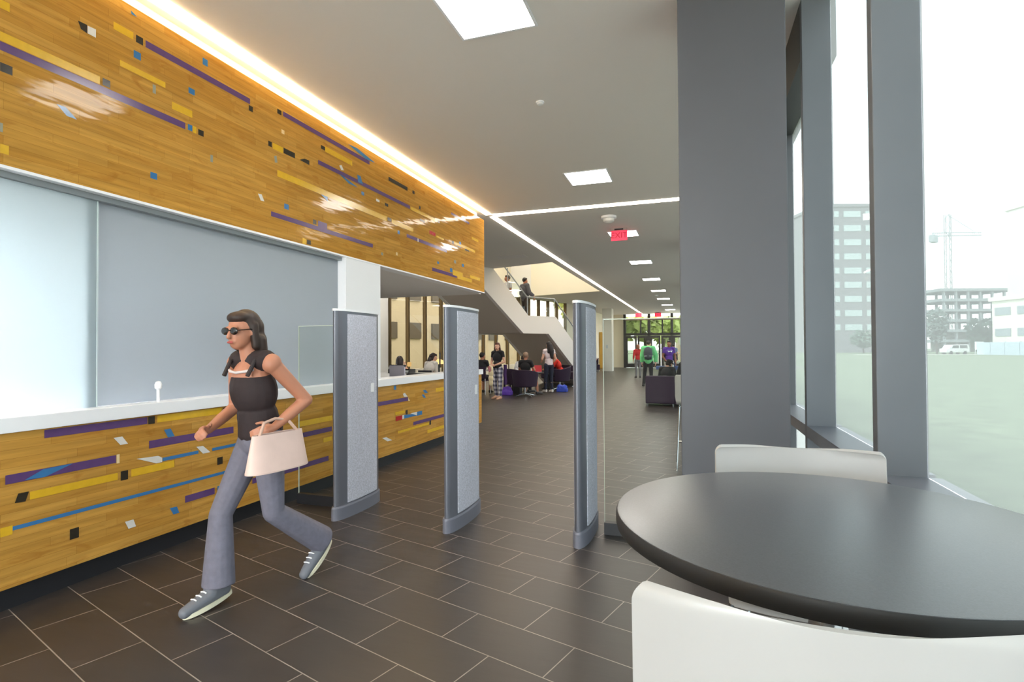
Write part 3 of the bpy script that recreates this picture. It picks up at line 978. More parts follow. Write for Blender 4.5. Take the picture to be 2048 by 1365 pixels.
GX, FX = .925, .745                  # glass plane and inner edge of the fins
w2 = structe('window_2')
fy = [2.72 + 1.55 * k for k in range(-5, 24)]
for k, y in enumerate(fy):
    g = G()
    g.box(FX, GX + .006, y, y + .065, 0, CEIL if y < 4.3 else CEIL - .41)
    g.build('mullion', STEELGREY, w2, smooth=False, bevel=.003)
g = G()
y0, y1 = fy[0], fy[-1]
for a, b in zip(fy[:-1], fy[1:]):
    g.box(FX, GX + .05, a + .065, b, .79, .87)
g.build('sill', M('sill_grey', (112, 114, 122), .36, metal=.2), w2, smooth=False)
g = G()
g.box(FX, GX + .05, 2.72 + 1.55 + .065, y1, CEIL - .415, CEIL)
g.build('header', M('header_grey', (70, 70, 70), .5), w2, smooth=False)
g = G()
for a, b in zip(fy[:-1], fy[1:]):
    g.box(GX - .04, GX + .05, a + .065, b, 0, .09)
g.build('bottom_rail', STEELGREY, w2, smooth=False)
for a, b in zip(fy[:-1], fy[1:]):
    zt = CEIL - .001 if a < 4.2 else CEIL - .416
    g = G()
    g.add([(GX, a + .066, .871), (GX, b - .001, .871), (GX, b - .001, zt), (GX, a + .066, zt)], [(0, 1, 2, 3)])
    g.build('pane', WINGLASS, w2, smooth=False)
    g = G()
    g.add([(GX, a + .066, .091), (GX, b - .001, .091), (GX, b - .001, .789), (GX, a + .066, .789)], [(0, 1, 2, 3)])
    g.build('pane', WINGLASS, w2, smooth=False)

# ------------------------------------------------------------------ entrance at the far end
EY = 40.2
w3 = structe('window_3')
g = G()
mull = [-4.75, -3.03, -1.45, -.38]
for x in mull:
    g.box(x - .09, x + .09, EY, EY + .25, 0, CEIL)
for x in (-3.62, -2.1):
    g.box(x - .05, x + .05, EY, EY + .14, 2.45, 3.5)
g.box(-4.75, .75, EY, EY + .16, 2.32, 2.50)
g.build('frame', DARKFRAME, w3, smooth=False)
g = G()
g.box(-4.75, .75, EY - .02, EY + .2, 3.44, 3.56)
g.build('beam', M('tan_beam', (128, 112, 92), .5), w3, smooth=False)
xs = [-4.75, -3.62, -3.03, -2.1, -1.45, -.38, .7]
for a, b in zip(xs[:-1], xs[1:]):
    g = G()
    g.add([(a, EY + .06, 2.5), (b, EY + .06, 2.5), (b, EY + .06, 3.44), (a, EY + .06, 3.44)], [(0, 1, 2, 3)])
    g.build('pane', FARGLASS, w3, smooth=False)
g = G()
g.box(-4.7, .7, EY + .25, EY + 1.6, CEIL - .03, CEIL - .01)
tag(g.build('ceiling_light', glow('vestibule_lamp', (255, 250, 240), 2.0), smooth=False), 'wide bright ceiling lamp above the entrance glazing', 'ceiling light')
# door leaves
dn = 1
for a, b in zip([-4.69, -3.86, -2.97, -2.21, -1.39, -.32], [-3.86, -3.09, -2.21, -1.51, -.44, .55]):
    d = structe('door_%d' % dn, (a, EY, 0))
    dn += 1
    w = b - a - .02
    g = G()
    g.box(0.01, .15, .02, .07, .02, 2.31)
    g.box(w - .14, w, .02, .07, .02, 2.31)
    g.box(.15, w - .14, .02, .07, .02, .30)
    g.box(.15, w - .14, .02, .07, 2.15, 2.31)
    g.build('frame', DARKFRAME, d, smooth=False)
    g = G()
    g.add([(.10, .045, .26), (w - .09, .045, .26), (w - .09, .045, 2.2), (.10, .045, 2.2)], [(0, 1, 2, 3)])
    g.build('pane', FARGLASS, d, smooth=False)
    g = G()
    g.path([(.12, .0, 1.02), (.12, -.05, 1.02), (w - .11, -.05, 1.02), (w - .11, .0, 1.02)], .018)
    g.build('push_bar', ALU, d)

# ------------------------------------------------------------------ tall tinted window wall at the left back, on the turned grid
w4 = structe('window_4', (-10.266, 17.016, 0), -TILT)
g = G()
g.box(-.12, .0, -6.0, -.06, 0, CEIL)
g.build('side_wall', PAINT, w4, smooth=False)
for k in range(0, 15):
    g = G()
    g.box(-.10, .06, .9 * k - .035, .9 * k + .035, 0, CEIL)
    g.build('mullion', M('bronze_mullion', (96, 78, 50), .4, metal=.4) if k == 0 else bpy.data.materials['bronze_mullion'], w4, smooth=False)
for k in range(0, 14):
    g = G()
    g.add([(0, .9 * k + .036, .7), (0, .9 * k + .864, .7), (0, .9 * k + .864, CEIL), (0, .9 * k + .036, CEIL)], [(0, 1, 2, 3)])
    g.build('pane', WARMGLASS, w4, smooth=False)
g = G()
for k in range(14):
    g.box(-.10, .04, .9 * k + .036, .9 * k + .864, .0, .7)
g.build('apron', CREAM, w4, smooth=False)
g = G()
g.box(-.12, .0, 12.64, 14.2, 0, CEIL)
g.build('end_wall', CREAM, w4, smooth=False)

# ------------------------------------------------------------------ staircase (local y runs along the flight, away and down)
st = thing('staircase', 'white staircase with glass railing rising through the ceiling opening', 'staircase', (-5.328, 17.192, 0), -TILT)
prof = [(-3.35, 4.00), (0, 1.93), (1.58, 1.945), (4.45, .0), (5.05, .0), (5.05, .52), (2.1, 2.57), (.30, 2.53), (-2.6, 4.57), (-3.35, 4.57)]
STW = 1.9
STR = M('stringer_white', (236, 230, 226), .5)
g = G(); g.prism(prof, -.12, 0, 'x'); g.build('stringer', STR, st, smooth=False)
g = G(); g.prism(prof, -STW - .12, -STW, 'x'); g.build('stringer', STR, st, smooth=False)
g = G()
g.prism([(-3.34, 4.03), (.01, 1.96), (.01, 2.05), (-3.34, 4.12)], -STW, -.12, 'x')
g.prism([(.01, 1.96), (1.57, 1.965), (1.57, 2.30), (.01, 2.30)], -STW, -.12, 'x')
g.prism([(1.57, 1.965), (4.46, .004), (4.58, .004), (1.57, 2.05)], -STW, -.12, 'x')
g.build('underside', SHADED_WHITE, st, smooth=False)
nst = 13
TREAD = M('stair_tread', (150, 142, 134), .6)
for i in range(nst):
    z, y = 2.30 - (i + 1) * .164, 1.57 + i * .245
    g = G(); g.box(-STW, -.12, y, y + .26, max(z - .15, .012), z); g.build('step', TREAD, st, smooth=False)
for i in range(nst):
    z, y = 2.30 + (i + 1) * .16, -i * .245
    g = G(); g.box(-STW, -.12, y - .26, y, z - .10, z); g.build('step', TREAD, st, smooth=False)
for nm, q in (('railing_glass', [(-.75, 3.27), (.30, 2.55), (.30, 3.15), (-.75, 3.9)]), ('railing_glass', [(.36, 2.55), (2.06, 2.59), (2.06, 3.2), (.36, 3.15)]),
              ('railing_glass', [(2.12, 2.56), (4.9, .64), (4.9, 1.25), (2.12, 3.17)])):
    g = G(); g.add([(-.06, a, b) for a, b in q], [(0, 1, 2, 3)]); g.build(nm, PALEGLASS, st, smooth=False)
g = G(); g.path([(-.06, -2.4, 5.0), (-.06, .3, 3.17), (-.06, 2.1, 3.22), (-.06, 4.95, 1.25)], .022); g.build('handrail', ALU, st)
g = G(); g.path([(-STW + .06, -2.6, 5.1), (-STW + .06, .2, 3.12), (-STW + .06, 2.0, 3.12), (-STW + .06, 4.9, 1.2)], .03); g.build('handrail', DARKFRAME, st)
for y, z in ((-.8, 3.3), (.33, 2.5), (2.09, 2.52), (3.5, 1.55), (4.92, .6)):
    g = G(); g.tube((-.06, y, z), (-.06, y, z + .7), .016, n=8); g.build('railing_post', ALU, st)

# ------------------------------------------------------------------ security gates
FABRIC = M('flecked_grey_fabric', (200, 201, 214), .85, var=.22, vscale=90, bump=.15, bscale=400)
GATEMETAL = M('gate_grey_metal', (112, 114, 124), .34, metal=.35)
GATEBASE = M('gate_base_plastic', (116, 117, 129), .38)
def lens(a, b, k, n=44, sc=1.0):
    """pointed-oval outline: half length a, half width b, superellipse power k"""
    pts = []
    for i in range(n):
        t = 2 * pi * i / n
        c, s = cos(t), sin(t)
        pts.append((sc * b * math.copysign(abs(c) ** (2 / k), c), a * math.copysign(abs(s) ** (2 / k), s)))
    return pts
def gate(x, label, sticker):
    t = thing('security_gate', label, 'security gate', (x, 4.165, 0), 0, 'security gates across the passage')
    g = G()
    g.prism(lens(.345, .068, 2.3), .0, .098)
    b = [(px * .93, py * .985) for px, py in lens(.345, .068, 2.3)]
    n = len(b)
    g.add([(p[0], p[1], .098) for p in lens(.345, .068, 2.3)] + [(p[0], p[1], .112) for p in b], [(i, (i + 1) % n, n + (i + 1) % n, n + i) for i in range(n)] + [tuple(range(n, 2 * n))])
    g.build('base', GATEBASE, t, angle=.9)
    g = G()
    g.prism(lens(.325, .056, 2.3), .112, 1.748)
    g.build('frame', GATEMETAL, t, angle=.9)
    # fabric faces: slightly proud curved skins on both long sides
    for s in (1, -1):
        P = lens(.325, .056, 2.3, 180)
        side = sorted([p for p in P if p[0] * s > 0 and -.205 < p[1] < .252], key=lambda p: p[1])
        g = G()
        def fn(u, v, side=side, s=s):
            f = u * (len(side) - 1)
            i = min(int(f), len(side) - 2)
            w = f - i
            px = side[i][0] * (1 - w) + side[i + 1][0] * w
            py = side[i][1] * (1 - w) + side[i + 1][1] * w
            return (px + s * .004, py, .125 + v * 1.60)
        g.grid(fn, 20, 2, .006 * s)
        g.build('fabric_panel', FABRIC, t, angle=.9)
    g = G()
    g.prism(lens(.332, .062, 2.3), 1.748, 1.766)
    g.build('cap', WHITE, t, angle=.9)
    if sticker:
        g = G()
        g.box(.0598, .0618, .125, .178, 1.035, 1.115)
        g.build('label_sticker', WHITE, t, smooth=False)
    return t
gate(-2.845, 'grey security gate beside the wood clad counter, behind the walking woman', True)
gate(-1.825, 'middle grey security gate standing free in the passage', True)
gate(-.795, 'grey security gate beside the big column, seen almost end on', False)
def side_pane(x0, x1, label):
    t = thing('glass_partition', label, 'glass partition', ((x0 + x1) / 2, 4.2, 0))
    w = (x1 - x0) / 2
    g = G(); g.box(-w, w, -.03, .03, 0, .092); g.build('base_shoe', BLACK, t, smooth=False, bevel=.002)
    g = G(); g.add([(-w, 0, .09), (w, 0, .09), (w, 0, 1.64), (-w, 0, 1.64)], [(0, 1, 2, 3)]); g.build('pane', GATEGLASS, t, smooth=False)
    g = G(); g.box(-w, w, -.0065, .0065, 1.6395, 1.646); g.box(-w, -w + .003, -.0065, .0065, .092, 1.64)
    g.build('polished_edge', M('glass_edge_green', (196, 206, 190), .3) if 'glass_edge_green' not in bpy.data.materials else bpy.data.materials['glass_edge_green'], t, smooth=False)
side_pane(-3.50, -2.92, 'clear glass panel between the counter and the first security gate')
side_pane(-.66, -.09, 'clear glass panel between the last security gate and the grey column')

# ------------------------------------------------------------------ bar tables and stools
TOPMAT = M('charcoal_table_laminate', (84, 86, 91), .3, spec=1.0, var=.12, vscale=300, bump=.03, bscale=600)
EDGE = M('black_table_edge', (30, 29, 29), .5)
def bar_table(x, y, label):
    t = thing('bar_table', label, 'table', (x, y, 0), 0, 'round bar tables along the windows')
    g = G(); g.lathe([(.43, 1.016), (.444, 1.018), (.446, 1.024), (.446, 1.044), (.443, 1.0492)], n=96); g.build('edge_band', EDGE, t)
    g = G(); g.lathe([(.4425, 1.0485), (.4425, 1.0505), (.438, 1.0515)], n=96); g.build('tabletop', TOPMAT, t)
    g = G(); g.lathe([(.04, .03), (.038, .06), (.038, 1.0), (.12, 1.0), (.12, 1.015)], n=28); g.build('pedestal', CHROME, t)
    g = G(); g.lathe([(.27, 0), (.27, .008), (.25, .016), (.06, .03), (.04, .04)], n=48); g.build('base', CHROME, t)
    return t
bar_table(.268, 1.335, 'large round charcoal bar table in the near right corner')
bar_table(.245, 6.95, 'round bar table half hidden behind the grey column')

def stool_profile(v):
    """centre line of the shell: front lip of the seat -> rear bend -> top of the back"""
    pts = [(.20, .752), (.19, .768), (.12, .772), (0, .762), (-.10, .757), (-.165, .765), (-.205, .80), (-.222, .86), (-.230, .95), (-.236, 1.03), (-.240, 1.10)]
    f = v * (len(pts) - 1)
    i = min(int(f), len(pts) - 2)
    w = f - i
    p0, p1, p2, p3 = pts[max(i - 1, 0)], pts[i], pts[i + 1], pts[min(i + 2, len(pts) - 1)]
    def cr(a, b, c, d):
        return .5 * (2 * b + (c - a) * w + (2 * a - 5 * b + 4 * c - d) * w * w + (3 * b - a - 3 * c + d) * w ** 3)
    return cr(p0[0], p1[0], p2[0], p3[0]), cr(p0[1], p1[1], p2[1], p3[1])
def stool_surface(v0, v1):
    def fn(u, v):
        vv = v0 + (v1 - v0) * (1 - (1 - v) ** 1.5 if v1 == 1.0 else v)
        y, z = stool_profile(vv)
        hw = .22 + .015 * min(1, max(0, (vv - .5) / .2))
        r = .018
        if z > 1.10 - r:
            q = (z - (1.10 - r)) / r
            hw -= r * (1 - sqrt(max(0, 1 - q * q)))
        if vv < .1:
            q = (.1 - vv) / .1
            hw -= .04 * (1 - sqrt(max(0, 1 - q * q)))
        s = 2 * u - 1
        back = min(1, max(0, (vv - .5) / .2))
        return (hw * s, y + back * .048 * s * s, z + (1 - back) * .012 * s * s)
    return fn
def stool(x, y, rot, label):
    t = thing('bar_stool', label, 'bar stool', (x, y, 0), rot, 'white bar stools at the round tables')
    g = G(); g.grid(stool_surface(0, .5), 32, 16, -.009); g.build('seat', SHELL, t, angle=1.1)
    g = G(); g.grid(stool_surface(.5, 1.0), 64, 40, -.009); g.build('backrest', SHELL, t, angle=1.1)
    for s in (-1, 1):
        g = G(); g.path([(s * .16, .13, .752), (s * .185, .165, .735), (s * .222, .222, .02), (s * .224, .226, .009)], .009); g.build('leg', CHROME, t)
        g = G(); g.path([(s * .16, -.13, .748), (s * .19, -.165, .735), (s * .226, -.222, .02), (s * .228, -.226, .009)], .009); g.build('leg', CHROME, t)
        g = G(); g.path([(s * .224, .226, .009), (s * .228, -.226, .009)], .009); g.build('runner', CHROME, t)
        g = G(); g.path([(s * .16, .13, .748), (s * .15, 0, .745), (s * .16, -.13, .744)], .009); g.build('seat_rail', CHROME, t)
    g = G(); g.path([(-.209, .2, .27), (.209, .2, .27)], .009); g.build('footrest', CHROME, t)
    return t
stool(.156, .948, 0, 'white stool whose curved back fills the bottom right corner')
stool(.300, 1.685, pi, 'white stool across the big round table with its back to the windows end')
stool(.02, 6.80, .04, 'white stool with chrome legs partly hidden behind the grey column')

# ------------------------------------------------------------------ lounge furniture
sf = thing('sofa', 'boxy dark purple sofa seen from behind, left of the grey column', 'sofa', (-.79, 14.12, 0))
g = G(); g.box(-.345, .345, -.37, -.18, .06, .735); g.build('backrest', PURPLE, sf, bevel=.02)
g = G(); g.box(-.345, .345, -.178, .40, .06, .40); g.build('seat', PURPLE, sf, bevel=.02)
for s in (-1, 1):
    g = G(); g.box(min(s * .345, s * .46), max(s * .345, s * .46), -.36, .40, .06, .60)
    if s > 0:
        g.build('armrest', PURPLE, sf, bevel=.02)
for a in (-.3, .3):
    for b in (-.32, .34):
        g = G(); g.tube((a, b, 0), (a, b, .06), .02); g.build('leg', CHROME, sf)

def barrel_chair(x, y, rot, label):
    t = thing('barrel_chair', label, 'armchair', (x, y, 0), rot, 'purple swivel barrel chairs')
    # local: sitter faces +y, shell open to +y
    def shell(u, v):
        a = radians(-215 + 250 * u)
        z = .30 + v * (.50 - .16 * max(0, sin(a)) ** 2 - .10 * (1 - abs(sin(a))))
        r = .30 + .06 * v
        return (r * cos(a), r * sin(a), z)
    g = G(); g.grid(shell, 36, 8, -.05); g.build('backrest', PURPLE, t, angle=1.2, bevel=.008)
    g = G(); g.lathe([(.20, .27), (.28, .29), (.30, .33), (.30, .40), (.27, .43), (.1, .44)], n=32); g.build('seat', PURPLE, t, angle=1.0)
    g = G(); g.tube((0, 0, .05), (0, 0, .28), .028, n=14); g.build('column', CHROME, t)
    for k in range(4):
        a = pi / 4 + k * pi / 2
        g = G(); g.path([(0, 0, .07), (.2 * cos(a), .2 * sin(a), .045), (.34 * cos(a), .34 * sin(a), .012)], .014); g.build('foot', CHROME, t)
    return t
barrel_chair(-4.80, 15.62, .15, 'purple swivel chair of the grey haired man, chrome star base')
barrel_chair(-4.45, 18.6, 1.9, 'purple swivel chair under the person in the red shirt')
barrel_chair(-5.34, 16.5, -.5, 'dark purple swivel chair behind the woman in plaid trousers')

b = thing('bench', 'dark purple upholstered bench at the foot of the staircase', 'bench', (-4.72, 20.2, 0), -.2)
g = G(); g.box(-.75, .75, -.33, .33, .30, .56); g.build('seat', PURPLE, b, bevel=.03)
g = G(); g.box(-.75, .75, .25, .33, .50, .80); g.build('backrest', PURPLE, b, bevel=.02)
for a in (-.5, .5):
    g = G(); g.path([(a, -.28, .012), (a, .28, .012)], .014); g.build('foot', CHROME, b)
    g = G(); g.tube((a, 0, .01), (a, 0, .30), .03, n=12); g.build('leg', CHROME, b)

DARKWOOD = M('dark_table_top', (58, 50, 48), .4)
t = thing('lounge_table', 'low dark table between the purple swivel chairs', 'table', (-5.0, 17.45, 0))
g = G(); g.lathe([(.36, .60), (.38, .605), (.38, .63), (.36, .635)], n=40); g.build('tabletop', DARKWOOD, t)
g = G(); g.tube((0, 0, .02), (0, 0, .60), .03, n=14); g.build('pedestal', CHROME, t)
g = G(); g.lathe([(.24, 0), (.24, .01), (.04, .025)], n=32); g.build('base', CHROME, t)

def laptop(x, y, z, rot, label, c, lid=105):
    t = thing('laptop', label, 'laptop', (x, y, z), rot)
    g = G(); g.box(-.165, .165, -.12, .12, 0, .016); g.build('keyboard_base', ALU, t, bevel=.003)
    a = radians(lid - 90)
    g = G(); g.obox((0, .12 + .11 * sin(a), .016 + .11 * cos(a)), (1, 0, 0), (0, cos(a), -sin(a)), (0, sin(a), cos(a)), .165, .005, .11)
    g.build('lid', c, t, bevel=.003)
    return t
REDPL = M('red_cover', (196, 34, 50), .4)
laptop(-4.93, 17.40, .635, .35, 'open laptop with a red cover on the low lounge table', REDPL)

# reading counter at the left back with chairs, lamps and a study table
def study_table(x, y, w, label, edge=None):
    t = thing('study_table', label, 'table', (x, y, 0))
    g = G(); g.box(-w, w, -.35, .35, .70, .735); g.build('tabletop', DARKWOOD, t, bevel=.003)
    if edge:
        g = G(); g.box(-w, w, -.356, -.35, .70, .735); g.build('edge_band', edge, t, smooth=False)
    for a in (-w + .06, w - .06):
        for c in (-.28, .28):
            g = G(); g.box(a - .025, a + .025, c - .025, c + .025, 0, .70); g.build('leg', BLACK, t, smooth=False)
study_table(-6.95, 12.42, .75, 'dark study table of the student resting the head on one hand')
study_table(-7.0, 14.55, .75, 'dark study table of the student with long brown hair')
study_table(-6.28, 16.72, .6, 'dark table with a white edge behind the person in plaid trousers', WHITE)
t = thing('desk_lamp', 'study lamp with a glowing pale yellow shade', 'lamp', (-7.11, 14.5, .735))
g = G(); g.lathe([(.08, 0), (.08, .012), (.012, .02), (.01, .30)], n=20); g.build('stand', BLACK, t)
g = G(); g.lathe([(.14, .25), (.15, .28), (.13, .36), (.05, .40)], n=24); g.build('lamp_shade', glow('lamp_shade_glow', (255, 216, 140), .45), t)
t = thing('desk_lamp', 'small orange study lamp beside the resting student', 'lamp', (-7.03, 12.62, .735))
g = G(); g.lathe([(.08, 0), (.08, .012), (.012, .02), (.01, .28)], n=20); g.build('stand', BLACK, t)
g = G(); g.lathe([(.04, .24), (.055, .26), (.055, .34), (.035, .355)], n=24); g.build('lamp_shade', glow('lamp_shade_warm', (236, 190, 120), .3), t)

# things on the staff worktop
t = thing('monitor', 'grey desk monitor with dark top edge on the staff worktop', 'monitor', (-4.17, 7.12, 1.0), -.12)
g = G(); g.box(-.13, .13, -.09, .09, 0, .012); g.build('stand', BLACK, t, bevel=.003)
g = G(); g.box(-.022, .022, .02, .05, .01, .1); g.build('neck', BLACK, t, smooth=False)
g = G(); g.box(-.135, .135, -.008, .02, .02, .185); g.build('screen', M('monitor_grey', (206, 200, 214), .5), t, bevel=.003)
g = G(); g.box(-.14, .14, -.004, .03, .165, .195); g.build('bezel', BLACK, t, smooth=False)
t = thing('keyboard', 'black keyboard lying on the staff worktop beside the monitor', 'keyboard', (-4.30, 8.0, 1.0), -.1)
g = G(); g.box(-.17, .17, -.08, .08, 0, .022); g.build('case', BLACK, t, bevel=.004)
g = G()
for r in range(5):
    for c in range(14):
        g.box(-.155 + c * .0222, -.137 + c * .0222, -.066 + r * .027, -.044 + r * .027, .022, .028)
o = g.build('keys', M('dark_keys', (48, 50, 54), .5), t, smooth=False)
t = thing('paper_tray', 'dark tray with papers on the far end of the staff worktop', 'tray', (-4.95, 8.62, 1.0), .1)
g = G(); g.box(-.2, .2, -.14, .14, 0, .012); g.box(-.2, -.19, -.14, .14, .012, .07); g.box(.19, .2, -.14, .14, .012, .07); g.box(-.2, .2, .13, .14, .012, .07); g.build('tray', BLACK, t, smooth=False)
g = G(); g.box(-.17, .17, -.12, .11, .012, .04); g.build('papers', WHITE, t, smooth=False)
t = thing('display_screen', 'thin black screen edge standing on the end of the staff worktop', 'monitor', (-4.25, 8.72, 1.0), 2.03)
g = G(); g.box(-.10, .10, -.08, .08, 0, .012); g.build('stand', BLACK, t, smooth=False)
g = G(); g.box(-.02, .02, .0, .03, .012, .14); g.build('neck', BLACK, t, smooth=False)
g = G(); g.box(-.20, .20, -.012, .012, .10, .36); g.build('screen', BLACK, t, bevel=.003)
t = thing('sign_card', 'small purple card standing on the staff worktop', 'sign', (-5.15, 8.72, 1.0), .1)
g = G(); g.prism([(-.05, 0), (.05, 0), (.004, .13), (-.004, .13)], -.10, .10, 'x'); g.build('card', M('purple_card', (72, 44, 108), .5), t, smooth=False)

# bags on the floor
def bag_mesh(name, mat, parent, w, d, h, seed):
    rnd = random.Random(seed)
    g = G()
    for k in range(9):
        a = rnd.random() * 6.28
        g.ell((w * .35 * cos(a), d * .35 * sin(a), h * (.3 + .35 * rnd.random())), (w * .45, d * .45, h * .32), (rnd.random() * .4, rnd.random() * .4, 0))
    g.ell((0, 0, h * .36), (w * .75, d * .75, h * .36))
    g.box(-w * .8, w * .8, -d * .7, d * .7, .01, h * .45)
    g.box(-w * .55, w * .35, -d * .5, d * .5, h * .3, h * .85)
    o = g.build(name, mat, parent)
    m = o.modifiers.new('r', 'REMESH'); m.mode = 'VOXEL'; m.voxel_size = .014
    m = o.modifiers.new('s', 'SMOOTH'); m.iterations = 3
    return o
t = thing('backpack', 'bright purple backpack on the floor right of the woman in plaid trousers', 'bag', (-5.42, 15.75, 0))
bag_mesh('sack', M('violet_nylon', (112, 72, 196), .6), t, .2, .15, .30, 1)
g = G(); g.path([(-.06, 0, .27), (-.04, 0, .33), (.04, 0, .33), (.06, 0, .27)], .01); g.build('grab_handle', BLACK, t)
t = thing('backpack', 'blue bag on the floor behind the white shoes', 'bag', (-4.08, 17.4, 0))
bag_mesh('sack', M('blue_nylon', (50, 76, 190), .6), t, .22, .15, .26, 2)
g = G(); g.path([(-.06, 0, .23), (-.04, 0, .30), (.04, 0, .30), (.06, 0, .23)], .01); g.build('grab_handle', BLACK, t)
t = thing('backpack', 'black backpack on the floor left of the chrome star base', 'bag', (-5.30, 16.3, 0))
bag_mesh('sack', M('black_nylon', (34, 32, 36), .7), t, .2, .18, .44, 3)
g = G(); g.path([(-.06, 0, .40), (-.04, 0, .47), (.04, 0, .47), (.06, 0, .40)], .01); g.build('grab_handle', BLACK, t)

# ------------------------------------------------------------------ people
def voxel(name, shapes, mat, parent, vs, smooth=3):
    """one continuous skin grown over overlapping limb shapes"""
    g = G()
    for s in shapes:
        k = s[0]
        if k == 'c':
            g.cap(s[1], s[2], s[3], s[4], 14)
        elif k == 'e':
            g.ell(s[1], s[2], s[3] if len(s) > 3 else None, 18, 12)
        elif k == 'f':
            g.tube(s[1], s[2], s[3], s[4], 18)
        elif k == 'b':
            g.obox(*s[1:])
    o = g.build(name, mat, None, smooth=False)
    m = o.modifiers.new('r', 'REMESH')
    m.mode = 'VOXEL'
    m.voxel_size = vs
    m.use_smooth_shade = True
    if smooth:
        m = o.modifiers.new('s', 'SMOOTH')
        m.factor = .5
        m.iterations = smooth
    dg = bpy.context.evaluated_depsgraph_get()
    me = bpy.data.meshes.new_from_object(o.evaluated_get(dg))
    o.modifiers.clear()
    old = o.data
    o.data = me
    bpy.data.meshes.remove(old)
    me.name = name
    me.polygons.foreach_set('use_smooth', [True] * len(me.polygons))
    o.parent = parent
    return o

V = Vector
def standing(k=1.0):
    J = dict(pel=(0, 0, .93), waist=(0, .005, 1.06), chest=(0, .0, 1.25), neck=(0, -.015, 1.44), head=(0, .015, 1.575), yaw=0, nod=0)
    for s, n in ((-1, 'L'), (1, 'R')):
        J.update({'hip' + n: (s * .085, 0, .90), 'kn' + n: (s * .095, .015, .49), 'an' + n: (s * .10, -.02, .085), 'toe' + n: (s * .115, .15, .03),
                  'sh' + n: (s * .165, -.01, 1.385), 'el' + n: (s * .215, -.03, 1.11), 'wr' + n: (s * .225, .05, .87), 'hd' + n: (0, .15, -1)})
    return J
def sitting(k=1.0, seat=.45):
    J = dict(pel=(0, 0, seat + .10), waist=(0, .0, seat + .24), chest=(0, .02, seat + .44), neck=(0, .02, seat + .63), head=(0, .06, seat + .765), yaw=0, nod=0)
    for s, n in ((-1, 'L'), (1, 'R')):
        J.update({'hip' + n: (s * .09, .02, seat + .09), 'kn' + n: (s * .12, .44, seat + .06), 'an' + n: (s * .12, .42, .085), 'toe' + n: (s * .13, .60, .03),
                  'sh' + n: (s * .165, .01, seat + .575), 'el' + n: (s * .22, .10, seat + .33), 'wr' + n: (s * .14, .33, seat + .27), 'hd' + n: (0, 1, -.1)})
    return J

SKIN = {'fair': M('skin_fair', (222, 170, 144), .5), 'tan': M('skin_tan', (184, 124, 98), .5), 'deep': M('skin_deep', (150, 98, 74), .5)}
EYE_M = M('eye', (40, 32, 30), .2)
EYEWHITE = M('eye_white', (236, 232, 226), .3)
LIP = M('lips', (176, 84, 80), .5)

def hand_shapes(w, d, side, up=(0, 0, 1), curl=.5, k=1.0):
    """palm, four unequal bent fingers and a thumb from the side of the palm; d points along the hand, up is the back of the hand"""
    w, d, up = V(w), V(d).normalized(), V(up)
    up = (up - d * up.dot(d)).normalized()
    sd = d.cross(up) * side                 # toward the thumb
    out = []
    pc = w + d * .05 * k
    ang = atan2(0, 1)
    out.append(('c', w, pc, .023 * k, .026 * k))
    for q, ln in ((.027, .072), (.009, .082), (-.010, .076), (-.027, .060)):
        b0 = w + d * .085 * k + sd * q * k
        out.append(('c', w + d * .03 * k + sd * q * .7 * k, b0, .013 * k, .0105 * k))
        p, a = b0, 0
        for seg, fr in ((.42, .9), (.32, 1.0), (.26, .8)):
            a += curl * fr
            nd = d * cos(a) - up * sin(a)
            e = p + nd * ln * seg * k
            out.append(('c', p, e, .0098 * k, .0085 * k))
            p = e
    t0 = w + d * .028 * k + sd * .024 * k
    t1 = t0 + (d * .6 + sd * .75 - up * .2).normalized() * .036 * k
    t2 = t1 + (d * .9 + sd * .25 - up * .35).normalized() * .030 * k
    out += [('c', t0, t1, .0125 * k, .0105 * k), ('c', t1, t2, .0105 * k, .008 * k)]
    return out

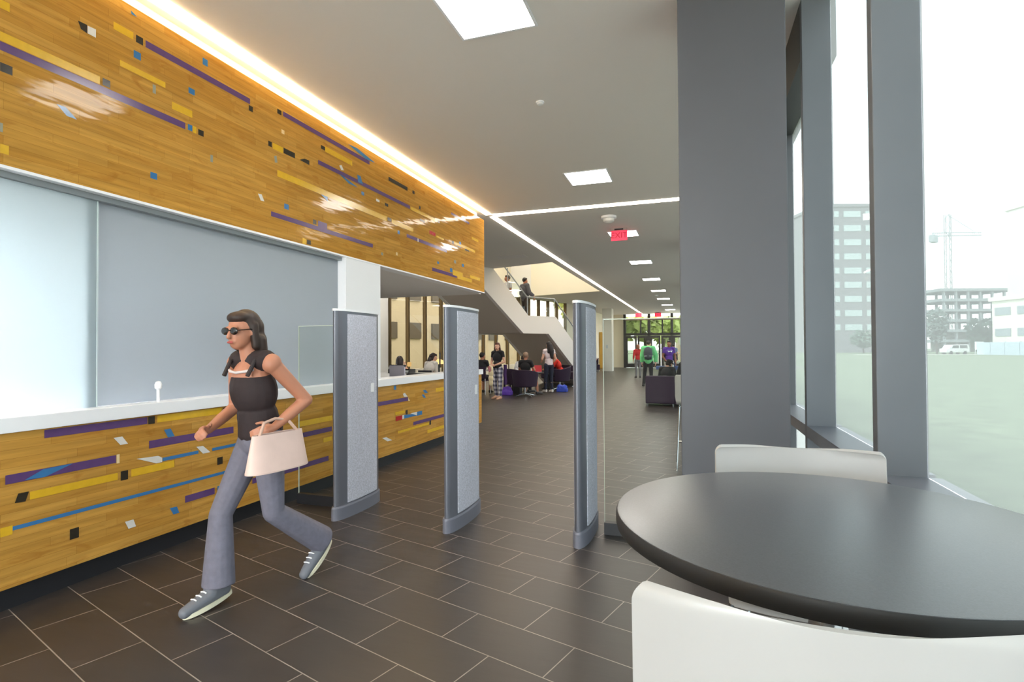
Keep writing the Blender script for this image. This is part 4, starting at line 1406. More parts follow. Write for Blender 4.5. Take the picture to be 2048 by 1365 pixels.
def person(label, loc, rotz, J, k=1.0, skin='fair', hair=('short', (40, 30, 26)), top=None, sleeve=0.0, bottom=None, legs='trousers', shoes=(60, 56, 54),
           vs=.010, face=True, neckline=0.0, loose=0.0, extra=None, group=None, torso=1.0, bag=None):
    root = thing('person', label, 'person', loc, rotz, group)
    root.scale = (k, k, k)
    P = {a: (V(b) if hasattr(b, '__len__') else b) for a, b in J.items()}
    hx = Euler((P.get('nod', 0), P.get('tilt', 0), P.get('yaw', 0)))
    HM = hx.to_matrix()
    H = P['head']
    def hp(x, y, z):
        return H + HM @ V((x, y, z))
    rot = tuple(hx)
    tdir = (P['neck'] - P['waist'])
    lean = (-atan2(tdir.y, tdir.z) if abs(tdir.y) > .001 else 0, atan2(tdir.x, tdir.z), P.get('twist', 0))
    tw = torso
    body = [('e', P['pel'] + V((0, 0, -.0)), (.150 * tw, .105, .125), None), ('c', P['pel'], P['waist'], .115 * tw, .105 * tw), ('e', P['waist'], (.125 * tw, .092, .12), lean),
            ('e', P['chest'], (.150 * tw, .105, .165), lean), ('c', P['shL'] + (P['neck'] - P['shL']) * .25, P['shR'] + (P['neck'] - P['shR']) * .25, .058, .058),
            ('c', P['neck'] + (P['chest'] - P['neck']) * .15, H + HM @ V((0, -.02, -.03)), .054, .05)]
    # head: skull, face wedge, jaw, nose, brow, ears
    body += [('e', hp(0, -.012, .018), (.074, .090, .096), rot), ('e', hp(0, .022, -.025), (.060, .066, .078), rot), ('e', hp(0, .040, -.072), (.040, .042, .034), rot),
             ('c', hp(0, .085, .010), hp(0, .102, -.030), .008, .013), ('e', hp(0, .078, .022), (.050, .014, .010), rot), ('e', hp(0, .080, -.062), (.024, .014, .010), rot),
             ('e', hp(-.075, -.01, -.012), (.010, .020, .030), rot), ('e', hp(.075, -.01, -.012), (.010, .020, .030), rot)]
    for s, n in ((-1, 'L'), (1, 'R')):
        body += [('e', P['sh' + n], (.055, .055, .058)), ('c', P['sh' + n], P['el' + n], .047, .037), ('c', P['el' + n], P['el' + n] * .45 + P['wr' + n] * .55, .038, .034),
                 ('c', P['el' + n] * .45 + P['wr' + n] * .55, P['wr' + n], .034, .024),
                 ('c', P['hip' + n], P['kn' + n], .083, .053), ('c', P['kn' + n], P['kn' + n] * .6 + P['an' + n] * .4, .052, .054),
                 ('c', P['kn' + n] * .6 + P['an' + n] * .4, P['an' + n], .053, .036), ('c', P['an' + n] + V((0, 0, -.03)), P['toe' + n], .034, .024)]
        hd = V(P['hd' + n])
        if hd.length < 1e-6:
            hd = P['wr' + n] - P['el' + n]
        body += hand_shapes(P['wr' + n], hd, P.get('thumb' + n, s * -1), P.get('hup' + n, V((s, 0, .2))), P.get('curl' + n, .35))
    voxel('body', body, SKIN[skin], root, vs, 2)
    if face:
        for s in (-1, 1):
            g = G(); g.ell(hp(s * .030, .0815, .004), (.0115, .008, .0085), rot); e = g.build('eye', EYEWHITE, root)
            g = G(); g.ell(hp(s * .030, .088, .004), (.0055, .004, .0058), rot); g.build('iris', EYE_M, e)
        g = G(); g.ell(hp(0, .094, -.060), (.022, .006, .0075), rot); g.build('mouth', LIP, root)
    # hair
    kind, hc = hair
    hm = M('hair', hc, .55, var=.2, vscale=50, stretch=(1, 1, .2))
    hs = [('e', hp(0, -.030, .034), (.084, .088, .094), rot), ('e', hp(0, .018, .078), (.068, .066, .038), rot)]
    if kind in ('long', 'bob'):
        hs += [('c', hp(-.070, -.015, .03), hp(-.072, -.020, -.09), .026, .024), ('c', hp(.070, -.015, .03), hp(.072, -.020, -.09), .026, .024),
               ('c', hp(0, -.07, .02), hp(0, -.075, -.10), .070, .060)]
    if kind == 'long':
        hs += [('c', hp(0, -.078, -.06), hp(0, -.115, -.27), .075, .055), ('c', hp(-.06, -.06, -.06), hp(-.075, -.07, -.25), .04, .028), ('c', hp(.06, -.06, -.06), hp(.075, -.07, -.25), .04, .028)]
    if kind == 'verylong':
        hs += [('c', hp(0, -.078, -.02), hp(0, -.125, -.20), .085, .09), ('c', hp(0, -.125, -.20), hp(0.0, -.13, -.42), .09, .05), ('c', hp(-.06, -.04, 0), hp(-.08, -.06, -.25), .04, .035), ('c', hp(.06, -.04, 0), hp(.08, -.06, -.25), .04, .035)]
    if kind == 'tail':
        hs += [('c', hp(0, -.10, .05), hp(0, -.15, -.12), .032, .022)]
    voxel('hair', hs, hm, root, max(vs, .008), 2)
    # clothing
    if top is not None:
        tm = top if not isinstance(top, tuple) else M('shirt', top, .8, var=.06, vscale=20, bump=.1, bscale=60)
        L = .014 + loose
        sh = [('c', P['pel'] + V((0, 0, .045)), P['waist'], .139 * tw + loose, .124 * tw + loose), ('e', P['waist'], (.125 * tw + L, .092 + L, .13), lean), ('e', P['chest'] + (P['waist'] - P['chest']) * neckline, (.150 * tw + L, .105 + L, .168), lean)]
        if neckline < .2:
            sh += [('c', P['shL'] + (P['neck'] - P['shL']) * .28, P['shR'] + (P['neck'] - P['shR']) * .28, .064 + loose * .5, .064 + loose * .5)]
        if sleeve > 0:
            for n in 'LR':
                e = P['sh' + n] + (P['el' + n] - P['sh' + n]) * min(1, sleeve)
                sh += [('e', P['sh' + n], (.064 + loose, .064 + loose, .066 + loose)), ('f', P['sh' + n], e, .058 + loose, .052 + loose)]
                if sleeve > 1:
                    e2 = P['el' + n] + (P['wr' + n] - P['el' + n]) * (sleeve - 1)
                    sh += [('e', P['el' + n], .050 + loose), ('f', P['el' + n], e2, .049 + loose, .038 + loose)]
        voxel('shirt', sh, tm, root, vs, 2)
    if bottom is not None:
        bm_ = bottom if not isinstance(bottom, tuple) else M('trousers', bottom, .85, var=.08, vscale=30, bump=.1, bscale=60)
        sh = [('e', P['pel'] + V((0, 0, -.005)), (.158 * tw, .116, .118)), ('c', P['pel'], P['pel'] + (P['waist'] - P['pel']) * .3, .130 * tw, .122 * tw)]
        for n in 'LR':
            if legs == 'shorts':
                e = P['hip' + n] + (P['kn' + n] - P['hip' + n]) * .85
                sh += [('c', P['hip' + n], P['hip' + n] + V((0, 0, .01)), .095, .095), ('f', P['hip' + n], e, .096, .08)]
                continue
            a = P['an' + n] + (P['kn' + n] - P['an' + n]) * (.02 if legs != 'capri' else .22)
            r = {'trousers': .052, 'flare': .088, 'capri': .05, 'slim': .046}[legs]
            kr = {'trousers': .064, 'flare': .062, 'capri': .06, 'slim': .058}[legs]
            sh += [('c', P['hip' + n], P['kn' + n], .094, kr), ('f', P['kn' + n], a, kr, r)]
        voxel('trousers', sh, bm_, root, vs, 2)
    if shoes is not None:
        sm = M('shoe', shoes, .6)
        for n in 'LR':
            an, to = P['an' + n], P['toe' + n]
            fd = (to - an)
            fdn = V((fd.x, fd.y, fd.z + .055)).normalized()
            he = an - fdn * .035 + V((0, 0, -.045))
            tip = he + fdn * .235
            o = voxel('shoe', [('c', he + V((0, 0, .012)), he + fdn * .09 + V((0, 0, .018)), .037, .044), ('c', he + fdn * .09 + V((0, 0, .018)), tip + V((0, 0, .0)), .044, .032), ('c', he + V((0, 0, .04)), he + fdn * .08 + V((0, 0, .035)), .040, .045)], sm, root, max(vs * .8, .006), 2)
    if extra:
        extra(root, P, hp, rot, vs)
    return root

# the woman walking past the counter (seen at rest, mid-stride)
J = standing()
J.update(pel=(0, 0, .915), waist=(0, .02, 1.045), chest=(0, .055, 1.235), neck=(0, .075, 1.425), head=(0, .125, 1.555), nod=-.08, yaw=.12,
         hipL=(-.085, .02, .885), hipR=(.085, -.02, .885),
         knR=(.085, .20, .50), anR=(.075, .22, .10), toeR=(.070, .39, .028),
         knL=(-.085, -.02, .475), anL=(-.09, -.40, .19), toeL=(-.10, -.275, .045),
         shL=(-.165, .06, 1.365), shR=(.165, .04, 1.365),
         elL=(-.235, -.13, 1.14), wrL=(-.20, .07, 1.00), hdL=(.1, 1, -.25), hupL=(-.9, .1, .4), curlL=.75, thumbL=1,
         elR=(.23, .0, 1.09), wrR=(.17, .22, .98), hdR=(-.5, 1, .1), hupR=(.6, .3, .6), curlR=.6)
def walker_extra(root, P, hp, rot, vs):
    g = G()
    for s in (-1, 1):
        g.ell(hp(s * .032, .092, .004), (.029, .008, .022), rot)
    g.path([hp(-.062, .088, .008), hp(-.078, .02, .010), hp(-.082, -.03, .004)], .003)
    g.path([hp(.062, .088, .008), hp(.078, .02, .010), hp(.082, -.03, .004)], .003)
    g.path([hp(-.012, .100, .008), hp(.012, .100, .008)], .003)
    g.build('sunglasses', M('dark_lens', (30, 26, 26), .1), root)
    for s, n in ((-1, 'L'), (1, 'R')):
        c = P['chest']
        g = G()
        g.path([(s * .10, c.y + .115, c.z + .06), (s * .105, c.y + .07, c.z + .145), (s * .10, c.y - .02, c.z + .165), (s * .09, c.y - .10, c.z + .10)], .012)
        g.build('shoulder_strap', M('strap_dark', (46, 38, 40), .7), root)
    g = G()
    g.path([(-.105, P['chest'].y + .080, P['chest'].z + .095), (-.06, P['chest'].y + .104, P['chest'].z + .085), (0, P['chest'].y + .113, P['chest'].z + .078), (.06, P['chest'].y + .104, P['chest'].z + .085), (.105, P['chest'].y + .080, P['chest'].z + .095)], .008)
    g.build('neck_trim', M('pale_trim', (206, 196, 196), .6), root)
    sole = M('white_sole', (232, 226, 200), .6)
    for n in 'LR':
        an, to = P['an' + n], P['toe' + n]
        fd = to - an
        fdn = V((fd.x, fd.y, fd.z + .055)).normalized()
        he = an - fdn * .035 + V((0, 0, -.045))
        side = V((0, 0, 1)).cross(fdn).normalized()
        upv = fdn.cross(side)
        pts = []
        for i in range(28):
            t = 2 * pi * i / 28
            r = .043 + .006 * cos(t)
            pts.append(he + fdn * (.10 + .148 * cos(t)) + side * r * sin(t) - upv * .034)
        g = G()
        m = len(pts)
        g.add(pts + [p + upv * .022 for p in pts], [tuple(range(m))[::-1], tuple(range(m, 2 * m))] + [(i, (i + 1) % m, m + (i + 1) % m, m + i) for i in range(m)])
        g.build('sole', sole, root)
        g = G()
        for q in (.12, .15, .18):
            c = he + fdn * q + upv * (.052 - (q - .12) * .2)
            g.path([c - side * .022, c + upv * .004, c + side * .022], .004)
        g.build('laces', WHITE, root)
walker = person('person in dark tank top and grey flared jeans walking past the counter', (-2.44, 2.60, 0), pi - .14, J, .985, 'tan', ('long', (50, 34, 28)), (44, 32, 34), 0, (112, 110, 124), 'flare',
                (112, 114, 122), vs=.006, neckline=.16, extra=walker_extra, torso=.92)
# her bag
wb = thing('handbag', 'pale pink handbag held at the hip of the walking person', 'bag', (-2.44, 2.60, 0), pi - .14)
g = G()
def bagside(u, v):
    a = 2 * pi * u
    w = 1 - .18 * v
    return (-.262 + .06 * w * cos(a) * (1.1 - .5 * v), .10 + .20 * w * math.copysign(abs(sin(a)) ** .6, sin(a)), .765 + .20 * v)
g.grid(bagside, 40, 8, .006)
g.prism([(bagside(i / 40, 0)[0], bagside(i / 40, 0)[1]) for i in range(40)], .762, .770)
g.build('body', M('pale_pink_leather', (226, 196, 186), .5, var=.05, vscale=8), wb, angle=1.0)
g = G(); g.path([(-.26, -.04, .95), (-.225, .0, 1.02), (-.215, .08, 1.035), (-.225, .16, 1.02), (-.26, .22, .95)], .009); g.build('handle', M('pale_tan_strap', (200, 166, 150), .5), wb)
g = G(); g.box(-.292, -.289, .08, .12, .93, .955); g.build('clasp', CHROME, wb, smooth=False)

# woman in plaid trousers
def plaid():
    m, n, out = new_mat('plaid_cotton')
    b = n.nodes.new('ShaderNodeBsdfPrincipled')
    b.inputs['Roughness'].default_value = .85
    tc_ = n.nodes.new('ShaderNodeTexCoord')
    sp = n.nodes.new('ShaderNodeSeparateXYZ')
    n.links.new(tc_.outputs['Object'], sp.inputs['Vector'])
    fs = []
    for ax, sc, ph in (('X', 62, 0), ('Z', 50, 1)):
        a = n.nodes.new('ShaderNodeMath'); a.operation = 'MULTIPLY'; a.inputs[1].default_value = sc
        c = n.nodes.new('ShaderNodeMath'); c.operation = 'SINE'
        n.links.new(sp.outputs[ax], a.inputs[0]); n.links.new(a.outputs[0], c.inputs[0])
        d = n.nodes.new('ShaderNodeMath'); d.operation = 'GREATER_THAN'; d.inputs[1].default_value = .1
        n.links.new(c.outputs[0], d.inputs[0])
        fs.append(d)
    s = n.nodes.new('ShaderNodeMath'); s.operation = 'ADD'
    n.links.new(fs[0].outputs[0], s.inputs[0]); n.links.new(fs[1].outputs[0], s.inputs[1])
    h = n.nodes.new('ShaderNodeMath'); h.operation = 'MULTIPLY'; h.inputs[1].default_value = .5
    n.links.new(s.outputs[0], h.inputs[0])
    r = n.nodes.new('ShaderNodeValToRGB')
    r.color_ramp.interpolation = 'CONSTANT'
    r.color_ramp.elements[0].color = lin((214, 210, 220))
    r.color_ramp.elements[1].position = .4
    r.color_ramp.elements[1].color = lin((132, 130, 150))
    e = r.color_ramp.elements.new(.8)
    e.color = lin((66, 66, 88))
    n.links.new(h.outputs[0], r.inputs['Fac']); n.links.new(r.outputs['Color'], b.inputs['Base Color'])
    n.links.new(b.outputs['BSDF'], out.inputs['Surface'])
    return m
J = standing()
J.update(knL=(-.11, .03, .49), anL=(-.14, .06, .085), toeL=(-.16, .22, .03), anR=(.07, -.04, .085), toeR=(.08, .12, .03),
         elR=(.235, -.03, 1.12), wrR=(.10, .20, 1.03), hdR=(-1, .35, 0), hupR=(0, .6, .8), curlR=.5,
         elL=(-.24, -.02, 1.12), wrL=(-.06, .22, 1.02), hdL=(1, .3, -.1), hupL=(0, .6, .8), curlL=.5, yaw=.35)
person('person in a black tee and plaid trousers holding a cream bag', (-5.25, 14.45, 0), pi - .28, J, .945, 'fair', ('long', (92, 52, 40)), (30, 28, 32), .5, plaid(), 'trousers', (206, 158, 130), vs=.008)
t = thing('tote_bag', 'cream cloth bag hanging from the hands of the person in plaid trousers', 'bag', (-5.36, 14.21, 0), -.3)
bm_ = G()
for z, r in ((.86, .075), (.74, .09), (.60, .085), (.48, .07)):
    bm_.ell((0, 0, z), (r, .05, .10))
o = bm_.build('cloth', M('cream_cloth', (226, 208, 170), .85, var=.08, vscale=10), t)
m = o.modifiers.new('r', 'REMESH'); m.mode = 'VOXEL'; m.voxel_size = .012
m = o.modifiers.new('s', 'SMOOTH'); m.iterations = 4
g = G(); g.ell((-.01, -.045, .86), (.05, .016, .085)); g.build('pink_print', M('pink_print', (196, 124, 128), .8), t)
t = thing('scarf', 'purple jacket hanging over the arm of the person in plaid trousers', 'jacket', (-5.02, 14.42, 0), -.3)
g = G(); g.grid(lambda u, v: (.09 * (u - .5) + .01 * sin(9 * v), .02 * sin(8 * u), .42 + .56 * v), 10, 10, .02)
g.build('cloth', M('deep_purple_cloth', (66, 38, 92), .85), t)

# girl with the very long dark hair
J = standing()
J.update(elL=(-.23, .03, 1.12), wrL=(-.15, .22, 1.02), hdL=(.2, 1, 0), elR=(.23, -.05, 1.12), wrR=(.20, .12, .98), hdR=(0, 1, -.1), knL=(-.09, .06, .49), anL=(-.09, .07, .085), toeL=(-.1, .24, .03), yaw=.2, nod=-.1)
person('person with very long dark hair, white top and navy jeans, standing', (-4.42, 17.0, 0), .75, J, .97, 'fair', ('verylong', (34, 26, 28)), (232, 214, 216), .35, (38, 42, 60), 'slim', (232, 228, 226), vs=.009)

# grey haired man in the swivel chair, back to us
J = sitting(seat=.44)
J.update(elR=(.26, .06, .78), wrR=(.20, .30, .70), knR=(.20, .44, .50), anR=(.26, .40, .085), toeR=(.34, .54, .03), head=(0, .05, 1.20))
person('grey haired person in black shirt and shorts, back turned', (-4.80, 15.66, 0), .0, J, 1.0, 'tan', ('short', (140, 112, 92)), (30, 28, 32), .6, (34, 32, 36), 'shorts', (52, 48, 50), vs=.010, face=False)

# person in red
J = sitting(seat=.44)
J.update(pel=(0, -.04, .53), waist=(0, .0, .66), chest=(0, .08, .86), neck=(0, .14, 1.03), head=(0, .21, 1.15), shL=(-.17, .12, .98), shR=(.17, .12, .98), elL=(-.21, .28, .76), wrL=(-.12, .48, .70), elR=(.21, .28, .76), wrR=(.12, .48, .70))
person('person in a bright red shirt leaning forward in a purple chair', (-4.42, 18.58, 0), 1.75, J, 1.0, 'tan', ('short', (38, 30, 28)), (206, 44, 30), .9, (40, 40, 46), 'trousers', (40, 40, 40), vs=.011)

# person in white behind the grey haired man
J = sitting(seat=.44)
J.update(chest=(0, .10, .84), neck=(0, .18, .99), head=(0, .27, 1.08), shL=(-.17, .14, .95), shR=(.17, .14, .95), nod=-.5)
person('person in a white shirt bent over, beside the grey haired one', (-5.34, 16.52, 0), -.6, J, 1.0, 'tan', ('short', (36, 28, 28)), (226, 226, 232), 1.0, (40, 40, 48), 'trousers', (50, 50, 52), vs=.011)

# person at the left edge of the lounge, seated at the white edged table
st_ = thing('chair', 'dark chair with thin white legs beside the middle gate', 'chair', (-6.30, 15.9, 0))
g = G(); g.box(-.22, .22, -.22, .22, .42, .455); g.build('seat', PURPLE, st_, bevel=.01)
g = G(); g.box(-.22, .22, -.25, -.22, .50, .86); g.build('backrest', PURPLE, st_, bevel=.01)
for s in (-1, 1):
    g = G(); g.path([(s * .2, .2, .42), (s * .21, .21, .01)], .011); g.build('leg', WHITE, st_)
    g = G(); g.path([(s * .2, -.235, .80), (s * .2, -.235, .42), (s * .21, -.25, .01)], .011); g.build('leg', WHITE, st_)
J = sitting(seat=.455)
J.update(yaw=-.4)
person('person with dark hair in black seated at the white edged table', (-6.30, 15.9, 0), 0, J, .98, 'tan', ('short', (34, 28, 30)), (34, 32, 36), .5, (40, 36, 44), 'shorts', (60, 56, 54), vs=.011)

# students at the study table by the tall windows
def plain_chair(x, y, rot, label):
    t = thing('chair', label, 'chair', (x, y, 0), rot)
    g = G(); g.box(-.21, .21, -.21, .21, .42, .455); g.build('seat', BLACK, t, bevel=.01)
    g = G(); g.box(-.21, .21, -.235, -.21, .52, .84); g.build('backrest', BLACK, t, bevel=.01)
    for a in (-1, 1):
        for c in (-1, 1):
            g = G(); g.tube((a * .19, c * .19, .42), (a * .2, c * .2, 0), .012); g.build('leg', CHROME, t)
    return t
plain_chair(-6.99, 11.65, 0, 'dark study chair under the resting student')
J = sitting(seat=.455)
J.update(chest=(0, .16, .86), neck=(0, .28, 1.0), head=(0, .36, 1.13), shL=(-.16, .22, .96), shR=(.16, .22, .96), elL=(-.22, .42, .78), elR=(.2, .50, .78), wrL=(-.06, .55, .80), wrR=(.10, .47, .98), hdR=(-.1, -.2, 1), nod=-.35, yaw=.5)
person('dark haired student in white resting the head on one hand', (-6.99, 11.62, 0), -.15, J, 1.0, 'fair', ('bob', (40, 26, 28)), (226, 222, 220), 1.6, (50, 50, 60), 'trousers', (60, 60, 60), vs=.010)
plain_chair(-7.05, 13.75, 0, 'dark study chair under the student with long brown hair')
J = sitting(seat=.455)
J.update(chest=(0, .08, .90), neck=(0, .16, 1.07), head=(0, .23, 1.19), shL=(-.16, .12, 1.02), shR=(.16, .12, 1.02), nod=-.25, yaw=-.9)
person('student with long dark brown hair bent over the window table', (-7.05, 13.75, 0), -.2, J, 1.0, 'fair', ('long', (44, 28, 26)), (214, 206, 198), 1.5, (44, 44, 54), 'trousers', (60, 60, 60), vs=.010)

# people toward the entrance
def backpack_extra(c, dims):
    def ex(root, P, hp, rot, vs):
        ch = P['chest']
        o = voxel('backpack', [('e', (ch.x, ch.y - .20, ch.z - .04), (.16, .12, .24)), ('e', (ch.x, ch.y - .25, ch.z - .12), (.13, .08, .13)), ('b', (ch.x, ch.y - .17, ch.z - .06), (1, 0, 0), (0, 1, 0), (0, 0, 1), .13, .07, .2)], M('backpack_cloth', c, .7, var=.15, vscale=9), root, .012, 3)
        for s in (-1, 1):
            g = G(); g.path([(s * .09, ch.y - .12, ch.z + .12), (s * .10, ch.y - .03, ch.z + .19), (s * .105, ch.y + .10, ch.z + .10), (s * .12, ch.y + .10, ch.z - .08), (s * .13, ch.y - .08, ch.z - .18)], .018)
            g.build('strap', BLACK, root)
        g = G(); g.box(ch.x - .13, ch.x + .13, ch.y - .325, ch.y - .315, ch.z - .135, ch.z - .12); g.build('reflective_stripe', ALU, root, smooth=False)
    return ex
J = standing()
J.update(chest=(0, .03, 1.24), neck=(0, .05, 1.42), head=(.02, .10, 1.53), yaw=-.75, nod=-.3, knL=(-.13, .06, .49), anL=(-.17, .02, .085), toeL=(-.2, .18, .03), elR=(.26, .04, 1.12), wrR=(.25, .10, .87))
person('person in a mint green hoodie with a grey backpack', (-1.58, 20.5, 0), .05, J, 1.02, 'fair', ('short', (60, 44, 38)), (128, 226, 152), 1.9, (40, 38, 42), 'trousers', (60, 58, 58), vs=.012, loose=.03, extra=backpack_extra((74, 76, 86), None))
def shirt_print(root, P, hp, rot, vs):
    c = P['chest']
    g = G()
    y = c.y + .122
    g.path([(-.075, y - .012, c.z + .07), (-.05, y, c.z + .02), (-.02, y + .004, c.z + .05), (.02, y + .004, c.z + .05), (.05, y, c.z + .02), (.075, y - .012, c.z + .07)], .014, 6)
    g.build('shirt_print', WHITE, root)
    o = voxel('backpack', [('e', (c.x, c.y - .19, c.z - .05), (.15, .11, .23))], M('black_backpack', (40, 38, 42), .7), root, .014, 2)
J = standing()
J.update(yaw=-.5, elL=(-.23, .0, 1.10), wrL=(-.18, .2, .90), elR=(.23, .0, 1.1), wrR=(.16, .22, .90))
person('person in a purple shirt with a white emblem facing the camera', (-.86, 20.8, 0), pi + .35, J, 1.0, 'deep', ('short', (34, 26, 26)), (98, 58, 160), .55, (214, 208, 208), 'trousers', (80, 80, 84), vs=.012, extra=shirt_print)
J = standing()
J.update(yaw=.3)
person('person in a red top and grey jeans walking near the entrance', (-2.50, 26.3, 0), .3, J, .94, 'fair', ('bob', (150, 90, 60)), (196, 44, 48), 1.6, (120, 118, 124), 'slim', (70, 66, 66), vs=.013)

# seated around the purple sofa
def hat(root, P, hp, rot, vs):
    g = G()
    g.lathe([(.150, .0), (.155, .006), (.098, .012), (.092, .085), (.06, .098), (.01, .10)], n=28)
    o = g.build('hat', M('black_felt', (32, 28, 30), .8), root)
    o.location = hp(0, -.01, .055)
    o.rotation_euler = rot
    g = G()
    for s, n in ((1, 'R'),):
        g.path([hp(s * .086, -.01, -.02), hp(s * .089, -.01, -.02)], .032, 14)
    g.build('headphones', BLACK, root)
t = thing('stool', 'low dark stool under the person in the black hat', 'stool', (-.72, 15.35, 0))
g = G(); g.lathe([(.20, .30), (.22, .32), (.22, .37), (.19, .385)], n=28); g.build('seat', PURPLE, t)
g = G(); g.tube((0, 0, .01), (0, 0, .30), .03); g.build('column', CHROME, t)
g = G(); g.lathe([(.2, 0), (.2, .01), (.04, .03)], n=28); g.build('base', CHROME, t)
J = sitting(seat=.38)
J.update(chest=(0, .06, .80), neck=(0, .13, .95), head=(.02, .19, 1.03), nod=-.35, yaw=-.7, shL=(-.18, .09, .90), shR=(.18, .09, .90))
person('person in black wearing a black hat, seated beyond the sofa', (-.72, 15.35, 0), -.35, J, .93, 'fair', ('short', (40, 30, 28)), (36, 36, 40), 1.8, (40, 40, 46), 'trousers', (60, 60, 60), vs=.010, loose=.012, extra=hat)
t = thing('side_table', 'small white side table beside the sofa near the grey column', 'table', (-.12, 16.0, 0))
g = G(); g.lathe([(.34, .70), (.35, .705), (.35, .725), (.34, .73)], n=36); g.build('tabletop', WHITE, t)
g = G(); g.tube((0, 0, .02), (0, 0, .70), .03); g.build('pedestal', CHROME, t)
g = G(); g.lathe([(.24, 0), (.24, .01), (.04, .03)], n=32); g.build('base', CHROME, t)
t = thing('stool', 'low dark stool hidden by the big grey column', 'stool', (-.16, 15.3, 0))
g = G(); g.lathe([(.20, .34), (.22, .36), (.22, .41), (.19, .425)], n=28); g.build('seat', PURPLE, t)
g = G(); g.tube((0, 0, .01), (0, 0, .34), .03); g.build('column', CHROME, t)
g = G(); g.lathe([(.2, 0), (.2, .01), (.04, .03)], n=28); g.build('base', CHROME, t)
J = sitting(seat=.425)
person('person in black seated against the edge of the grey column', (-.16, 15.3, 0), .25, J, .97, 'tan', ('short', (30, 26, 28)), (34, 32, 36), 1.8, (36, 36, 42), 'trousers', (60, 60, 60), vs=.011, loose=.01)
# farther back near the doors
t = thing('bench', 'blue bench before the entrance doors near the grey column', 'bench', (-1.0, 30.0, 0))
g = G(); g.box(-.9, .9, -.3, .3, .28, .46); g.build('seat', M('blue_bench', (70, 92, 150), .7), t, bevel=.02)
for s in (-.7, .7):
    g = G(); g.box(s - .03, s + .03, -.25, .25, 0, .28); g.build('leg', CHROME, t, smooth=False)
J = sitting(seat=.46)
person('person in black seated on the blue bench near the doors', (-1.05, 29.95, 0), pi, J, 1.0, 'deep', ('short', (28, 24, 26)), (50, 52, 60), 1.0, (60, 80, 130), 'trousers', (60, 60, 60), vs=.014)
J = standing()
person('person in a pale blue shirt standing by the doors', (-1.12, 33.4, 0), .2, J, .98, 'fair', ('short', (70, 60, 56)), (132, 146, 176), .6, (70, 80, 110), 'trousers', (60, 60, 60), vs=.014)
t = thing('armchair', 'dark armchair behind the far white pillar', 'armchair', (-5.82, 33.1, 0), .3)
g = G(); g.box(-.36, .36, -.34, .36, .12, .44); g.build('seat', PURPLE, t, bevel=.02)
g = G(); g.box(-.36, .36, .24, .36, .44, .82); g.build('backrest', PURPLE, t, bevel=.02)
for a in (-.3, .3):
    for c in (-.28, .3):
        g = G(); g.tube((a, c, 0), (a, c, .12), .02); g.build('leg', CHROME, t)
J = sitting(seat=.44)
person('person in a white shirt seated left of the far white pillar', (-5.82, 33.05, 0), pi + .3, J, 1.0, 'deep', ('short', (36, 28, 28)), (230, 228, 226), 1.0, (50, 50, 60), 'trousers', (60, 60, 60), vs=.014)

# two people on the staircase landing
def on_stair(x, y):
    o = V((-5.328, 17.192, 0))
    return o + TD * x + SD * y
p = on_stair(-.53, .885)
J = standing()
J.update(elL=(-.24, .0, 1.12), wrL=(-.2, .14, .92), elR=(.26, .02, 1.12), wrR=(.3, .2, .98))
person('person in a grey jacket on the stair landing behind the glass rail', (p.x, p.y, 2.30), -TILT - .4, J, .95, 'tan', ('short', (40, 34, 34)), (92, 92, 100), 1.9, (70, 62, 60), 'trousers', (50, 50, 50), vs=.011, loose=.03)
p = on_stair(-.87, .33)
J = standing()
person('person in a pale shirt on the stair landing, behind the white stringer', (p.x, p.y, 2.30), -TILT + 2.6, J, .985, 'tan', ('short', (56, 50, 50)), (212, 214, 224), .6, (190, 190, 196), 'trousers', (60, 60, 60), vs=.011, loose=.01)

# ------------------------------------------------------------------ outdoors
GRASS = M('lawn', (112, 124, 98), .95, var=.22, vscale=2.2, bump=.3, bscale=40)
g = G()
g.box(-150, 330, -150, 430, -.30, -.15)
lw = g.build('ground', GRASS, smooth=False)
struct(lw)
g = G(); g.box(-14, 30, -60, -5.3, -.149, -.13)  # unseen pale ground added to bounce daylight onto the ceiling
struct(g.build('back_bounce_ground', M('back_bounce_pale', (224, 220, 212), .9, var=.04), smooth=False))
g = G(); g.box(1.0, 2.55, -5.3, 44, -.149, -.12)  # pale strip added below the sill line to throw daylight up inside
struct(g.build('side_bounce_strip', M('side_bounce_pale', (222, 218, 210), .9, var=.04), smooth=False))
g = G(); g.box(30, 300, 121.0, 124.5, -.149, -.12)
struct(g.build('path', M('pale_concrete', (214, 210, 200), .9), smooth=False))

def building(name, label, x, y, rotz, w, d, h, wall, rows, cols, win, z0=-.2, wsize=(.62, .5), floors_from=1.0, roof=True):
    """block with a grid of windows on the two faces that can be seen; local front is -y"""
    t = thing(name, label, 'building', (x, y, z0), rotz)
    g = G(); g.box(0, w, 0, d, 0, h); g.build('wall', wall, t, smooth=False)
    ch, cw = (h - floors_from) / rows, w / cols
    for r in range(rows):
        g = G()
        for c in range(cols):
            cx, cz = (c + .5) * cw, floors_from + (r + .5) * ch
            g.box(cx - cw * wsize[0] / 2, cx + cw * wsize[0] / 2, -.12, .0, cz - ch * wsize[1] / 2, cz + ch * wsize[1] / 2)
        g.build('window', win, t, smooth=False)
    if roof:
        g = G(); g.box(-.4, w + .4, -.4, d + .4, h, h + .8); g.build('roof', wall, t, smooth=False)
    return t
PALEWIN = M('pale_window', (196, 208, 206), .25)
building('apartment_block', 'tall grey block with pale window bands seen between the window fins', 33.0, 168.0, .32, 24, 16, 40, M('grey_brick', (146, 144, 146), .9, var=.05, vscale=1), 9, 4, PALEWIN, wsize=(.78, .42), floors_from=5)
